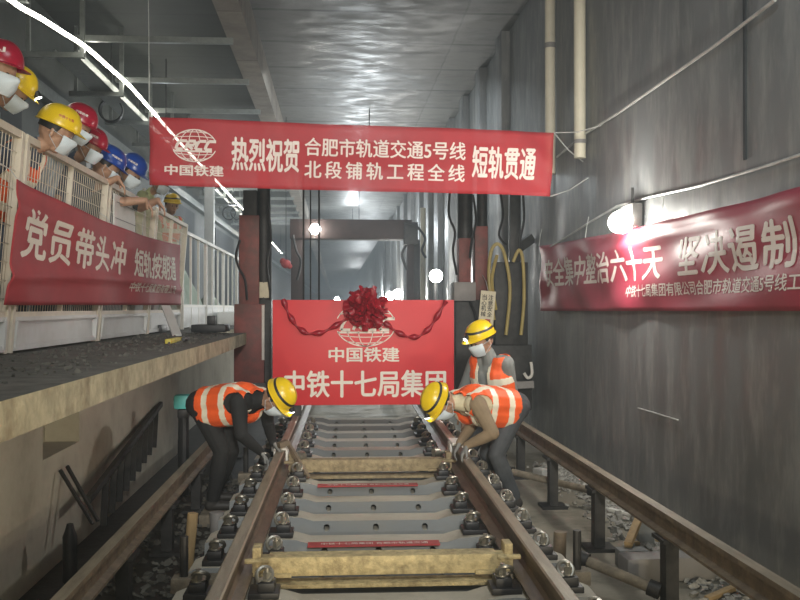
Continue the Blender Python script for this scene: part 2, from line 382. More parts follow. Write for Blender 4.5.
# sleepers
SP = [4.13 + .598 * i for i in range(14)]
def make_sleeper():
    t = thing('sleeper', 'x', 'sleeper', (0, 0, 0))
    xs = [-1.05, -1.0, -.94, -.62, -.5, -.42, .42, .5, .62, .94, 1.0, 1.05]
    tops = [-.02, .0, .0, .0, -.012, -.035, -.035, -.012, .0, .0, .0, -.02]
    mb = MB(); n = 6
    for x, tz in zip(xs, tops):
        wt = .105 if abs(x) < .6 else .125
        prof = [(-.15, -.21), (.15, -.21), (.15, -.10), (wt, tz), (-wt, tz), (-.15, -.10)]
        mb.v += [V((x, py, pz)) for py, pz in prof]
    for i in range(len(xs) - 1):
        for j in range(n): mb.f.append([i * n + j, i * n + (j + 1) % n, (i + 1) * n + (j + 1) % n, (i + 1) * n + j]); mb.m.append(0)
    mb.f.append(list(range(n))); mb.f.append([(len(xs) - 1) * n + j for j in range(n)][::-1]); mb.m += [0, 0]
    cut = MB()
    for x in (-.33, .0, .33): cut.cyl((x, -.3, -.075), (x, .02, -.075), .021, 14)
    co = cut.build('work_cut', M['dark'], smooth=0)
    o = mb.build('body', M['sleeper'], parent=t, mods=[('BOOLEAN', dict(object=co, operation='DIFFERENCE', solver='EXACT'))], smooth=30)
    bpy.data.objects.remove(co)
    topmat(o, M['sleepertop'], .9)
    return t
sl0 = make_sleeper()
for i, y in enumerate(SP):
    o = sl0 if i == 0 else copy_tree(sl0)
    o.location = (tx(y), y, rz(y) - .176 - .022); o.rotation_euler = (.0088, 0, -.013)
    tag(o, 'grey concrete sleeper, ' + nth(i, 'sleeper'), 'sleeper', 'concrete sleepers')

# rail fastenings
def make_fastening():
    t = thing('rail_fastening', 'x', 'rail fastening', (0, 0, 0))
    MB().box((.0, 0, .016), (.15, .17, .032), bev=.006).box((.012, 0, .05), (.085, .125, .05), bev=.012).build('shoulder', M['black'], t)
    pts = []
    for k in range(25):
        a = -.35 * PI + 1.7 * PI * k / 24
        pts.append(V((.038 * math.cos(a), .038 * math.sin(a), .090 + .016 * math.sin(k / 24 * PI) + .022 * math.sin(a))))
    MB().tube(pts, .0105, 8).build('spring_clip', M['chrome'], t)
    MB().cyl((.012, 0, .055), (.012, 0, .082), .036, 16).cyl((.012, 0, .082), (.012, 0, .115), .021, 6).cyl((.012, 0, .115), (.012, 0, .135), .012, 10).build('bolt', M['chrome'], t)
    return t
fa0 = make_fastening(); first = True
for side, sn in ((-1, 'left'), (1, 'right')):
    for io, off in (('inner', -.155), ('outer', .155)):
        for i, y in enumerate(SP[:12]):
            o = fa0 if first else copy_tree(fa0); first = False
            o.location = (tx(y) + side * (.7525 + off), y, rz(y) - .2)
            o.rotation_euler = (0, 0, 0 if side * off > 0 else PI)
            tag(o, 'steel clip on the %s side of the %s rail, %s' % (io, sn, nth(i, 'sleeper')), 'rail fastening', 'rail fastenings')

# text as mesh ---------------------------------------------------------------
def text_mesh(s, bold=.012, spacing=1.0):
    cu = bpy.data.curves.new('t', 'FONT'); cu.body = s; cu.space_character = spacing; cu.resolution_u = 4
    o = bpy.data.objects.new('t', cu); COL.objects.link(o); bpy.context.view_layer.update()
    dg = bpy.context.evaluated_depsgraph_get(); me = bpy.data.meshes.new_from_object(o.evaluated_get(dg), depsgraph=dg)
    bpy.data.objects.remove(o)
    vs = [v.co.copy() for v in me.vertices]; fs = [list(p.vertices) for p in me.polygons]
    bpy.data.meshes.remove(me)
    V2 = []; F2 = []
    offs = [(0, 0, 4)] + ([(bold, 0, 0), (-bold, 0, 1), (0, bold * .7, 2), (0, -bold * .7, 3)] if bold else [])
    for dx, dy, lz in offs:
        b = len(V2); V2 += [V((p.x + dx, p.y + dy, lz * .00025)) for p in vs]; F2 += [[i + b for i in f] for f in fs]
    return V2, F2
def text_on(fn, s, u0, u1, v0, v1, m, parent, name='lettering', bold=.016, spacing=1.0, maxedge=.12):
    """lay lettering in the box u0..u1, v0..v1 (metres) of a surface fn(u, v, lift)"""
    vs, fs = text_mesh(s, bold, spacing)
    x0 = min(p.x for p in vs); x1 = max(p.x for p in vs); y0 = min(p.y for p in vs); y1 = max(p.y for p in vs)
    bm = bmesh.new(); bv = [bm.verts.new((u0 + (p.x - x0) / (x1 - x0) * (u1 - u0), v0 + (p.y - y0) / (y1 - y0) * (v1 - v0), p.z)) for p in vs]
    for f in fs:
        try: bm.faces.new([bv[i] for i in f])
        except ValueError: pass
    for _ in range(2):
        es = [e for e in bm.edges if e.calc_length() > maxedge]
        if es: bmesh.ops.subdivide_edges(bm, edges=es, cuts=1); bmesh.ops.triangulate(bm, faces=bm.faces[:])
    mb = MB(); bm.verts.index_update()
    mb.add([fn(v.co.x, v.co.y, .0022 + v.co.z) for v in bm.verts], [[v.index for v in f.verts] for f in bm.faces]); bm.free()
    return mb.build(name, m, parent, smooth=0, recalc=False)
def globe_on(fn, cu, cv, rx, ry, m, parent, letters='CRCC', lw=.012):
    mb = MB()
    def ln(pts, w):
        for (a, b) in zip(pts[:-1], pts[1:]):
            d = V((b[0] - a[0], b[1] - a[1], 0)); 
            if d.length < 1e-6: continue
            n = V((-d.y, d.x, 0)).normalized() * w / 2
            q = [(a[0] + n.x, a[1] + n.y), (b[0] + n.x, b[1] + n.y), (b[0] - n.x, b[1] - n.y), (a[0] - n.x, a[1] - n.y)]
            mb.add([fn(p[0], p[1], .003) for p in q], [[0, 3, 2, 1]])
    el = lambda k, a: (cu + rx * k * math.cos(a), cv + ry * math.sin(a))
    T = [2 * PI * i / 48 for i in range(49)]
    gap = .30
    for k in (1.0, .66, .26):
        for lo, hi in ((gap, PI - gap), (PI + gap, 2 * PI - gap)):
            ln([el(k, lo + (hi - lo) * i / 20) for i in range(21)], lw if k == 1 else lw * .7)
    for h in (-.78, -.5, .5, .78):
        c = math.sqrt(1 - h * h); ln([(cu + rx * c * (-1 + 2 * i / 10), cv + ry * h - ry * .08 * (1 - (-1 + 2 * i / 10) ** 2) * (1 if h < 0 else -1)) for i in range(11)], lw * .7)
    ln([(cu - rx * .95, cv - ry * .36), (cu + rx * .80, cv - ry * .36)], lw * 1.6)
    # slanted block letters
    cw = rx * .40
    for i, ch in enumerate(letters):
        x = cu - rx * .86 + i * rx * .44; y0 = cv - ry * .24; h = ry * .52
        sh = lambda px, py: (x + px * cw + py * h * .45, y0 + py * h)
        if ch == 'C': ln([sh(.9, 1), sh(.1, 1), sh(0, .5), sh(.05, 0), sh(.85, 0)], lw * 2.6)
        else: ln([sh(0, 0), sh(0, 1), sh(.8, 1), sh(.8, .5), sh(.1, .5), sh(.85, 0)], lw * 2.6)
    return mb.build('emblem', m, parent, smooth=0, recalc=False)

class Cloth:
    """a hanging cloth between four corners, waved along its normal"""
    def __init__(s, BL, BR, TL, TR, wave, sag=(0, 0)):
        s.c = [V(p) for p in (BL, BR, TL, TR)]; s.wave = wave; s.sag = sag
        s.W = ((s.c[1] - s.c[0]).length + (s.c[3] - s.c[2]).length) / 2; s.H = ((s.c[2] - s.c[0]).length + (s.c[3] - s.c[1]).length) / 2
        s.n = (s.c[1] - s.c[0]).cross(s.c[2] - s.c[0]).normalized()
    def __call__(s, u, v, lift=0.0):
        a = u / s.W; b = v / s.H; A, B, C, D = s.c
        p = (A * (1 - a) + B * a) * (1 - b) + (C * (1 - a) + D * a) * b
        sg = 4 * a * (1 - a); p = p - V((0, 0, 1)) * (s.sag[0] * sg * (1 - b) + s.sag[1] * sg * b)
        return p + s.n * (s.wave(a, b) + lift)
    def build(s, name, m, loc, nu=90, nv=14, parent=None):
        return MB().grid(lambda a, b: s(a * s.W, b * s.H), nu, nv).build(name, m, parent=parent, loc=loc, smooth=180, mods=[('SOLIDIFY', dict(thickness=.003, offset=-1))], recalc=False)

# ------------------------------------------------------------------ banner over the track
YB = 9.5
def wv(a, b):
    e = abs(2 * a - 1)
    return .012 * math.sin(a * 31 + b * 4) * (1 - b * .5) + .02 * math.sin(a * 9 + 1) + .022 * e ** 6 * math.sin((a * 4 + b) * 9) - .025 * smoothstep(.88, .98, a) * math.sin(b * PI * 2.2)
bc = Cloth(on_y(150, 185.5, YB), on_y(551, 196, YB), on_y(150, 117, YB), on_y(554, 132.5, YB), wv, (.0, .0))
t = thing('banner', 'long red cloth banner with white writing strung across above the track', 'banner', on_y(352, 196, YB))
bo = bc.build('cloth', M['redcloth'], wloc(t), parent=t)
def onb(s, a0, a1, b0, b1, **k): return text_on(bc, s, a0 * bc.W, a1 * bc.W, b0 * bc.H, b1 * bc.H, M['letter'], t, **k)
globe_on(bc, .108 * bc.W, .60 * bc.H, .215, .155, M['letter'], t, lw=.011)
onb('中国铁建', .036, .18, .155, .315, bold=.03)
onb('热烈祝贺', .198, .364, .25, .755, bold=.03)
onb('合肥市轨道交通5号线', .377, .778, .51, .79, bold=.02)
onb('北段铺轨工程全线', .377, .778, .175, .445, bold=.02, spacing=1.35)
onb('短轨贯通', .795, .957, .235, .75, bold=.03)
for a, b, nm in ((bc(bc.W, bc.H), V((WX - .01, 9.9, 3.3)), 'right'), (bc(bc.W, bc.H), V((WX - .01, 9.2, 3.55)), 'r2'), (bc(bc.W, 0), V((WX - .01, 9.7, 3.1)), 'r3')):
    MB().tube([a, a.lerp(b, .5) - V((0, 0, .03)), b], .006, 6).build('tie_cord', M['wire'], t)
MB().tube([bc(0, bc.H), V((-1.9, 9.75, 5.0)), V((-1.52, 10, CZ - .45))], .005, 6).build('tie_cord', M['wire'], t)
# pole holding its left end
pa = on_x(147, 172, -2.3)
o = MB().cyl((pa.x, pa.y - .06, PZ - .01), (pa.x - .02, pa.y - .08, 3.2), .019, 10).cyl((pa.x - .014, pa.y - .072, 2.35), (pa.x - .0148, pa.y - .073, 2.43), .0215, 10, 1).cyl((pa.x - .009, pa.y - .067, 2.15), (pa.x - .0095, pa.y - .068, 2.2), .0215, 10, 1)
tag(o.build('banner_pole', [M['white'], M['black']], loc=(pa.x, pa.y - .06, PZ)), 'thin white pole with black bands standing under the left end of the overhead banner', 'pole')

# ------------------------------------------------------------------ banner on the platform fence
A = on_x(4, 305, -2.10); B = on_x(181, 305, -2.06); C = on_x(17, 179, -1.985); D = on_x(180.5, 245, -2.0)
def wv2(a, b):
    return .012 * math.sin(a * 22 + b * 3) + .030 * math.exp(-((b - .24 - .10 * math.sin(a * 3)) / .05) ** 2) + .02 * math.exp(-((b - .80) / .06) ** 2) * (1 - a) + .012 * math.exp(-((a - .04) / .03) ** 2) * math.sin(b * 11)
fc = Cloth(A, B, C, D, wv2, (0, .06))
t = thing('banner', 'dark red cloth banner with white writing tied along the platform fence', 'banner', (A + B) / 2)
fc.build('cloth', M['redcloth2'], wloc(t), nu=140, nv=24, parent=t)
def uf(y): return (y - A.y) / (B.y - A.y) * fc.W
def ufp(px): return uf(on_x(px, 270, -2.045).y)
text_on(fc, '党员带头冲', ufp(23), ufp(127), .40 * fc.H, .83 * fc.H, M['letter2'], t, bold=.03, spacing=1.12)
text_on(fc, '短轨按期通', ufp(135), ufp(177.5), .40 * fc.H, .80 * fc.H, M['letter2'], t, bold=.03)
text_on(fc, '中铁十七局集团有限公司', ufp(132), ufp(175), .19 * fc.H, .33 * fc.H, M['letter2'], t, bold=.02)
for (u, v) in ((0, fc.H), (uf(8.85), fc.H), (fc.W, fc.H)):
    p = fc(u, v); q = p + V((-.11, .02, .10)); MB().tube([p, p.lerp(q, .5) + V((.01, 0, .01)), q], .004, 5).build('tie_cord', M['wire'], t)

# ------------------------------------------------------------------ banner on the right wall
A = on_x(540, 311, WX - .05); B = on_x(812, 311, WX - .05); C = on_x(540, 246, WX - .05); D = on_x(812, 184, WX - .05)
def wv3(a, b):
    return .010 * math.sin(a * 40 + b * 7) + .012 * math.sin(a * 17 - b * 10) + .02 * math.exp(-((b - .78 - .25 * (a - .45)) / .06) ** 2) * smoothstep(.2, .4, a)
rc = Cloth(A, B, C, D, wv3, (0, .03))
t = thing('banner', 'red cloth banner with white writing hung along the right concrete wall', 'banner', (A + B) / 2)
rc.build('cloth', M['redcloth3'], wloc(t), nu=140, nv=20, parent=t)
def ur(px): y = on_x(px, 300, WX - .05).y; return (A.y - y) / (A.y - B.y) * rc.W
text_on(rc, '安全集中整治六十天', ur(546), ur(661), .36 * rc.H, .78 * rc.H, M['letter'], t, bold=.025)
text_on(rc, '坚决遏制', ur(679), ur(794), .36 * rc.H, .79 * rc.H, M['letter'], t, bold=.025, spacing=1.15)
text_on(rc, '中铁十七局集团有限公司合肥市轨道交通5号线工', ur(626), ur(803), .165 * rc.H, .315 * rc.H, M['letter'], t, bold=.018)
for u in (0, rc.W * .33, rc.W * .66):
    p = rc(u, rc.H); MB().tube([p, p + V((.02, .02, .12)), p + V((.045, .04, .22))], .004, 5).build('tie_cord', M['wire'], t)

# ------------------------------------------------------------------ red sign between the rails
YS = 10.3
p0 = on_y(272.5, 405.5, YS); p1 = on_y(454, 300, YS); W_ = p1.x - p0.x; H_ = p1.z - p0.z
t = thing('sign', 'big red upright sign board with white writing standing across the rails', 'sign', ((p0.x + p1.x) / 2, YS + .05, rz(YS)))
MB().span((p0.x, YS, p0.z), (p1.x, YS + .03, p1.z), bev=.004).build('panel', M['redsign'], t)
mb = MB()
for f in (.02, .5, .98): mb.bar((p0.x + W_ * f, YS + .06, p0.z), (p0.x + W_ * f, YS + .06, p1.z - .02), .05, .05, (0, 1, 0))
mb.bar((p0.x, YS + .06, p0.z + .03), (p1.x, YS + .06, p0.z + .03), .05, .05); mb.bar((p0.x, YS + .06, p1.z - .05), (p1.x, YS + .06, p1.z - .05), .05, .05)
mb.build('back_frame', M['steel'], t)
for sd in (-1, 1):
    x = tx(YS) + sd * .7525
    MB().span((x - .06, YS + .03, rz(YS) + .001), (x + .06, YS + .10, p0.z + .04)).bar((x, YS + .08, p0.z + .75), (x, YS + .75, rz(YS) + .02), .04, .04).build('foot', M['steel'], t)
sf = lambda u, v, l=0.0: V((p0.x + u, YS - l * .8, p0.z + v))
kx = W_ / 181.5; kz = H_ / 105.5
text_on(sf, '中国铁建', (328 - 272.5) * kx, (399 - 272.5) * kx, (405.5 - 362.5) * kz, (405.5 - 347.5) * kz, M['letter2'], t, bold=.025)
text_on(sf, '中铁十七局集团', (284 - 272.5) * kx, (446 - 272.5) * kx, (405.5 - 398) * kz, (405.5 - 370.5) * kz, M['letter2'], t, bold=.025)
globe_on(sf, (365 - 272.5) * kx, (405.5 - 325) * kz, 29.5 * kx, 21.5 * kz, M['letter2'], t, lw=.012)
# ribbon rosette
c = on_y(366, 308, YS) + V((0, -.14, 0))
t = thing('ribbon_rosette', 'crimson cloth rosette with two hanging swags fixed at the top of the red sign', 'rosette', c)
mb = MB(); rnd = random.Random(3)
for k in range(150):
    th = rnd.uniform(0, 2 * PI); ph = rnd.uniform(.05, PI * .62); 
    d = V((math.sin(ph) * math.cos(th), -math.cos(ph) * .75, math.sin(ph) * math.sin(th)))
    R = rnd.uniform(.17, .255); side = d.cross(V((rnd.uniform(-1, 1), rnd.uniform(-1, 1), rnd.uniform(-1, 1)))).normalized(); n2 = d.cross(side)
    wdt = rnd.uniform(.022, .05); cur = rnd.uniform(.02, .06); tw = rnd.uniform(-.5, .5)
    def pet(a, b, d=d, R=R, side=side, n2=n2, wdt=wdt, cur=cur, tw=tw):
        r = R * (math.sin(a * PI * .62) / math.sin(PI * .62) if a < .81 else (1.0 - (a - .81) * 1.4)); s2 = (b - .5) * 2
        off = side * (s2 * wdt * (.35 + .65 * math.sin(min(1, a * 1.1) * PI * .8))) + n2 * (cur * (a * a - .5 * abs(s2)) + .01 * math.sin(a * 9 + s2 * 3))
        return c + V((0, .06, 0)) + d * r + off + side.cross(d) * tw * a * .03
    mb.grid(pet, 6, 4)
mb.build('bow_loops', M['ribbon'], t, smooth=60, recalc=False, mods=[('SOLIDIFY', dict(thickness=.003))])
def swag(pts, name='swag'):
    P = [on_y(x, y, YS - .03) for x, y in pts]; mb = MB()
    Q = []
    for i in range(len(P) - 1):
        for k in range(6): Q.append(P[i].lerp(P[i + 1], k / 6))
    Q.append(P[-1]); Q = [Q[0]] + [(Q[i - 1] + Q[i] * 2 + Q[i + 1]) / 4 for i in range(1, len(Q) - 1)] + [Q[-1]]
    mb.tube(Q, [.022 + .012 * math.sin(i * .9) for i in range(len(Q))], 8)
    mb.build(name, M['ribbon'], t, smooth=60)
swag([(283, 299), (288, 313), (296, 326), (307, 334), (322, 333), (337, 325), (350, 317)])
swag([(384, 322), (395, 331), (407, 337), (419, 337), (430, 328), (438, 315), (446, 301)])

# ------------------------------------------------------------------ gauge support frames (crusted beams between the rails)
def support_frame(y, m, label, jack_m):
    r = rz(y); cx = tx(y)
    t = thing('support_frame', label, 'support frame', (cx, y, r - .26), 'rail support frames')
    mb = MB(); x0, x1 = cx - .685, cx + .685
    mb.box((cx, y - .01, r - .135), (1.37, .085, .10), bev=.008)
    mb.box((cx, y + .05, r - .095), (1.20, .05, .018), bev=.004)
    mb.build('beam', m, t, smooth=30)
    MB().box((cx, y - .045, r - .222), (1.30, .13, .022), bev=.004).build('lower_flange', m, t, smooth=30)
    for s in (-1, 1):
        MB().box((cx + s * .66, y, r - .07), (.045, .11, .075), bev=.006).box((cx + s * .56, y - .03, r - .175), (.16, .1, .02), bev=.004).cyl((cx + s * .60, y - .06, r - .10), (cx + s * .72, y - .06, r - .10), .014, 8).build('rail_hook', m, t)
        mb = MB().box((cx + s * .885, y, r - .225), (.43, .12, .075), bev=.006); mb.build('outrigger', M['dusty'], t)
        xs = cx + s * 1.04
        MB().cyl((xs, y, .0), (xs, y, r + .02), .022, 10).build('screw_jack', M['steel'], t)
        MB().cyl((xs, y, .03), (xs, y, r - .28), .042, 12).build('jack_sleeve', jack_m, t)
support_frame(5.03, M['crust'], 'yellowish mortar-crusted steel cross beam between the rails, nearest to the camera', M['railrust'])
support_frame(8.02, M['crust2'], 'brown mortar-crusted steel cross beam between the rails, level with the bending workers', M['railrust'])
# red labels lying on sleepers
for (y, x0, x1, lb) in ((5.79, -.33, .62, 'red printed strip lying on the sleeper just beyond the yellowish cross beam'), (7.62, -.30, .60, 'red printed strip lying on the sleeper just before the brown cross beam')):
    z = rz(y) - .176 - .022 - .035
    y += .02
    t = tag(MB().box((tx(y) - .03 + .0, y - .03, z + .006), (.80, .105, .008), mi=0).build('label_strip', M['redlabel'], loc=(tx(y), y, z)), lb, 'label strip', 'red strips on sleepers')
    text_on(lambda u, v, l=0: V((tx(y) - .40 + u, y - .075 + v, z + .0105 + l * .2)), '中铁十七局集团 合肥市轨道交通', .05, .7, .02, .068, M['letter'], t, bold=.01)

# clamps at the rail joints
def joint_clamp(side, y, label):
    x = tx(y) + side * .7525; r = rz(y)
    t = thing('joint_clamp', label, 'clamp', (x, y, r), 'rail joint clamps')
    MB().box((x, y, r + .012), (.10, .34, .022), bev=.005).box((x - side * -.05, y, r - .06), (.02, .2, .13), bev=.004).box((x - side * .05, y, r - .06), (.02, .2, .13), bev=.004).build('yoke', M['white'], t)
    MB().cyl((x - side * .045, y - .02, r - .07), (x - side * .17, y - .05, r - .07), .016, 10).build('clamp_screw', M['chrome'], t)
    MB().cyl((x - side * .15, y - .04, r - .07), (x - side * .2, y - .06, r - .07), .04, 12).build('clamp_nut', M['chrome'], t)
joint_clamp(-1, 8.12, 'white painted clamp over the joint of the left rail')
joint_clamp(1, 8.28, 'white painted clamp over the joint of the right rail')
a = on_y(286, 428, 8.0)
o = MB().bar((-.40, 7.9, .64), (-.22, 7.75, .37), .03, .03).bar((-.47, 7.86, .62), (-.40, 7.9, .64), .06, .045)
tag(o.build('wrench', M['railrust'], loc=(-.4, 7.9, .4)), 'rusty long wrench leaning on the left rail by its clamp', 'wrench')

# ------------------------------------------------------------------ gantry rails on posts
def gantry_rail(X, z, y0, y1, label, posts, plabel):
    prof = [(-.05, -.13), (.05, -.13), (.05, -.115), (.01, -.105), (.01, -.035), (.032, -.025), (.032, 0), (-.032, 0), (-.032, -.025), (-.01, -.035), (-.01, -.105), (-.05, -.115)]
    a = V((X, y0, z)); b = V((X, y1, z))
    o = MB().prism(prof, a, b, (1, 0, 0), (0, 0, 1)).build('gantry_rail', [M['railrust'], M['railtop']], loc=a, smooth=25)
    for p in o.data.polygons:
        if p.normal.z > .9 and p.center.z > -.01: p.material_index = 1
    tag(o, label, 'rail', 'gantry rails')
    for i, y in enumerate(posts):
        mb = MB().box((X, y, (z - .13) / 2), (.075, .10, z - .131)); p = mb.build('rail_post', M['steel'], loc=(X, y, 0))
        tag(p, plabel % nth(i, 'post'), 'post', 'posts under the gantry rails')
        MB().box((X, y, .012), (.22, .22, .024)).build('base_plate', M['steel'], p)
        MB().box((X, y, z - .145), (.14, .2, .022)).build('head_plate', M['steel'], p)
gantry_rail(1.9, .58, -1, 32, 'brown gantry rail on posts beside the right wall', [3.9, 5.32, 6.8, 8.25, 9.7, 11.2], 'dark steel post under the right gantry rail, %s')
gantry_rail(-1.2, .49, -1, 32, 'brown gantry rail on posts below the platform edge', [4.1, 5.5, 6.9, 8.3, 9.7, 11.2], 'dark steel post under the left gantry rail, %s')
# strut pipes between the track and the posts
def pipe_thing(a, b, r, m, name, label, cat, group=None, coupler=True):
    a = V(a); b = V(b); o = MB().cyl(a, b, r, 12).build(name, m, loc=(a + b) / 2); tag(o, label, cat, group)
    if coupler:
        d = (b - a).normalized()
        MB().cyl(a, a + d * .07, r * 1.5, 12).build('end_collar', M['steel'], o); MB().cyl(b - d * .07, b, r * 1.5, 12).build('end_collar', M['steel'], o)
    return o
pipe_thing((1.44, 5.62, .26), (1.86, 5.36, .12), .032, M['dusty'], 'strut_pipe', 'dusty strut pipe low between right track rail and nearest gantry post', 'pipe', 'strut pipes')
pipe_thing((1.58, 8.75, .24), (2.25, 8.1, .16), .032, M['dusty'], 'strut_pipe', 'dusty strut pipe passing under the right gantry rail towards the wall', 'pipe', 'strut pipes')
# jack sleeves standing between track and gantry rail on the left
a = on_z(192, 545, .05)
o = MB().tube([(-.95, 6.15, .0), (-.91, 6.15, .44)], .034, 12).build('jack_sleeve', M['timber'], loc=(-.86, 6.15, 0)); tag(o, 'short yellow-brown stake standing left of the track', 'stake')
o = MB().cyl((-.80, 6.55, .02), (-.81, 6.55, .36), .05, 12).build('jack_sleeve', M['greybox'], loc=(-.80, 6.55, 0)); tag(o, 'short grey post standing left of the track behind the yellow-brown stake', 'post')
o = MB().cyl((1.36, 5.75, .02), (1.37, 5.75, .38), .04, 12).build('jack_sleeve', M['railrust'], loc=(1.36, 5.75, 0)); tag(o, 'short rusty stake between right track rail and gantry rail', 'stake')

# ------------------------------------------------------------------ platform fence
LEAN = .115 / 1.45
def fx(z): return -2.2 + (z - PZ) * LEAN
def fpt(y, h): return V((fx(PZ + h), y, PZ + h))
def fence_panel(y0, y1, label, board=False):
    t = thing('fence_panel', label, 'fence', (-2.2, (y0 + y1) / 2, PZ), 'fence panels on the platform')
    for y in (y0 + .03, y1 - .03):
        MB().bar(fpt(y, 0), fpt(y, 1.46), .06, .05, (0, 1, 0)).build('post', M['fence'], t)
    MB().bar(fpt(y0, 1.44), fpt(y1, 1.44), .05, .05).build('top_rail', M['fence'], t)
    MB().bar(fpt(y0, .25), fpt(y1, .25), .04, .05).build('middle_rail', M['fence'], t)
    ym = (y0 + y1) / 2
    MB().bar(fpt(ym, .25), fpt(ym, 1.44), .04, .03, (0, 1, 0)).build('centre_bar', M['fence'], t)
    mb = MB(); y = y0 + .11
    while y < y1 - .06: mb.bar(fpt(y, .26), fpt(y, 1.43), .0042, .0042, (0, 1, 0)); y += .062
    h = .36
    while h < 1.42: mb.bar(fpt(y0 + .05, h), fpt(y1 - .05, h), .0042, .0042); h += .12
    mb.build('wire_mesh', M['fence'], t, smooth=0)
    mb = MB().bar(fpt((y0 + .06), .125), fpt(y1 - .06, .125), .012, .22)
    mb.bar(fpt(y0 + .06, .225) + V((.015, 0, 0)), fpt(y1 - .06, .225) + V((.015, 0, 0)), .03, .03).bar(fpt(y0 + .06, .03) + V((.015, 0, 0)), fpt(y1 - .06, .03) + V((.015, 0, 0)), .03, .04)
    for y in (y0 + .09, y1 - .09): mb.bar(fpt(y, .03) + V((.015, 0, 0)), fpt(y, .22) + V((.015, 0, 0)), .05, .03, (0, 1, 0))
    mb.build('kick_panel', M['panel'], t)
    if board:
        mb = MB().bar(fpt(y0 + .22, 1.05) + V((.03, 0, 0)), fpt(y0 + 1.15, 1.05) + V((.03, 0, 0)), .012, .66)
        b = mb.build('white_board', M['board'], t)
        mb = MB()
        for h in (.85, 1.0, 1.15, 1.3): mb.bar(fpt(y0 + .23, h) + V((.037, 0, 0)), fpt(y0 + 1.14, h) + V((.037, 0, 0)), .003, .008)
        mb.build('rib', M['greybox'], b, smooth=0)
fence_panel(2.0, 4.22, 'mesh fence panel at the left edge of the photo')
fence_panel(4.26, 6.45, 'mesh fence panel before the person in the nearest red helmet')
fence_panel(6.5, 8.82, 'mesh fence panel in front of the yellow-helmeted spectator, left end of banner on it')
fence_panel(8.87, 11.1, 'mesh fence panel carrying a white board, below the blue helmets', True)
fence_panel(11.15, 13.4, 'mesh fence panel behind the right end of the fence banner')
def white_railing(y0, y1, label):
    t = thing('railing', label, 'railing', (-2.2, (y0 + y1) / 2, PZ), 'white railings on the platform')
    X = -2.15
    MB().bar((X, y0, PZ + 1.38), (X, y1, PZ + 1.38), .05, .05).build('handrail', M['white'], t)
    MB().bar((X, y0, PZ + .33), (X, y1, PZ + .33), .04, .04).build('middle_rail', M['white'], t)
    n = 3
    for i in range(n + 1):
        y = y0 + .03 + (y1 - y0 - .06) * i / n
        MB().bar((X, y, PZ), (X, y, PZ + 1.37), .045 if i in (0, n) else .03, .04, (0, 1, 0)).build('baluster', M['white'], t)
    MB().span((X - .01, y0 + .04, PZ + .02), (X + .01, y1 - .04, PZ + .31)).build('kick_panel', M['panel'], t)
y = 13.45
for i, (nm) in enumerate(('white railing just right of the fence banner', 'white railing by the white column', 'white railing left of the red gantry leg', 'white railing seen behind the red gantry leg', 'white railing seen between gantry leg and red sign', 'farthest white railing along the platform')):
    white_railing(y, y + 2.4, nm); y += 2.45 if i < 2 else (2.45 if i < 3 else 3.2)

# ------------------------------------------------------------------ cable trays and LED hose over the platform
for i in range(14):
    y = 10.5 + 2.3 * i; X0, X1 = -4.05, -3.35; H = 5.06
    t = thing('tray_hanger', 'galvanised trapeze hanger over the platform, ' + nth(i, 'hanger'), 'hanger', (X1, y, 6.15), 'trapeze hangers')
    MB().bar((X1, y, H), (X1, y, 6.16), .06, .06, (0, 1, 0)).build('hanger_rod', M['galv'], t)
    MB().bar((X0, y, H), (X0, y, 6.16), .05, .05, (0, 1, 0)).build('hanger_rod', M['galv'], t)
    MB().bar((X0 - .1, y, H + .03), (X1 + .03, y, H + .03), .08, .07).build('cross_arm', M['galv'], t)
    MB().bar((X1 - .1, y + .05, 5.33), (-1.38, y + .05, 5.33), .07, .08).build('long_strut', M['galv'], t)
prof = [(-.16, 0), (.16, 0), (.16, .10), (.145, .10), (.145, .015), (-.145, .015), (-.145, .10), (-.16, .10)]
o = MB().prism(prof, (-3.62, 13.0, 5.125), (-3.62, 45, 5.125), (1, 0, 0), (0, 0, 1)).build('cable_tray', M['galv'], loc=(-3.62, 13.0, 5.125), smooth=25)
tag(o, 'galvanised cable tray lying on the hangers above the platform', 'cable tray')
ctl = [(10, 0, -3.3), (40, 17, -3.3), (85, 45, -3.28), (130, 85, -3.28), (156, 115, -3.28), (187, 150, -3.28), (213, 177, -3.28), (240, 206, -3.28), (262, 231, -3.28), (285, 257, -3.28)]
P = [on_x(x, y, X) for x, y, X in ctl]
P = [V((-3.3, 6.5, 4.95)), V((-3.3, 8.2, 4.9))] + P
Q = []
for i in range(len(P) - 1):
    for k in range(5): q = P[i].lerp(P[i + 1], k / 5); q.z -= .015 * math.sin(PI * k / 5); Q.append(q)
for _ in range(2): Q = [Q[0]] + [(Q[i - 1] + Q[i] * 2 + Q[i + 1]) / 4 for i in range(1, len(Q) - 1)] + [Q[-1]]
o = MB().tube(Q, .027, 8).build('light_hose', M['ledglow'], loc=P[2]); tag(o, 'glowing white light hose strung along the hangers above the platform', 'light hose')
for q in [q for q in Q[2::4] if q.y > 25]: light('POINT', (q.x + .1, q.y, q.z - .08), 8, (1, .97, .88), .08)
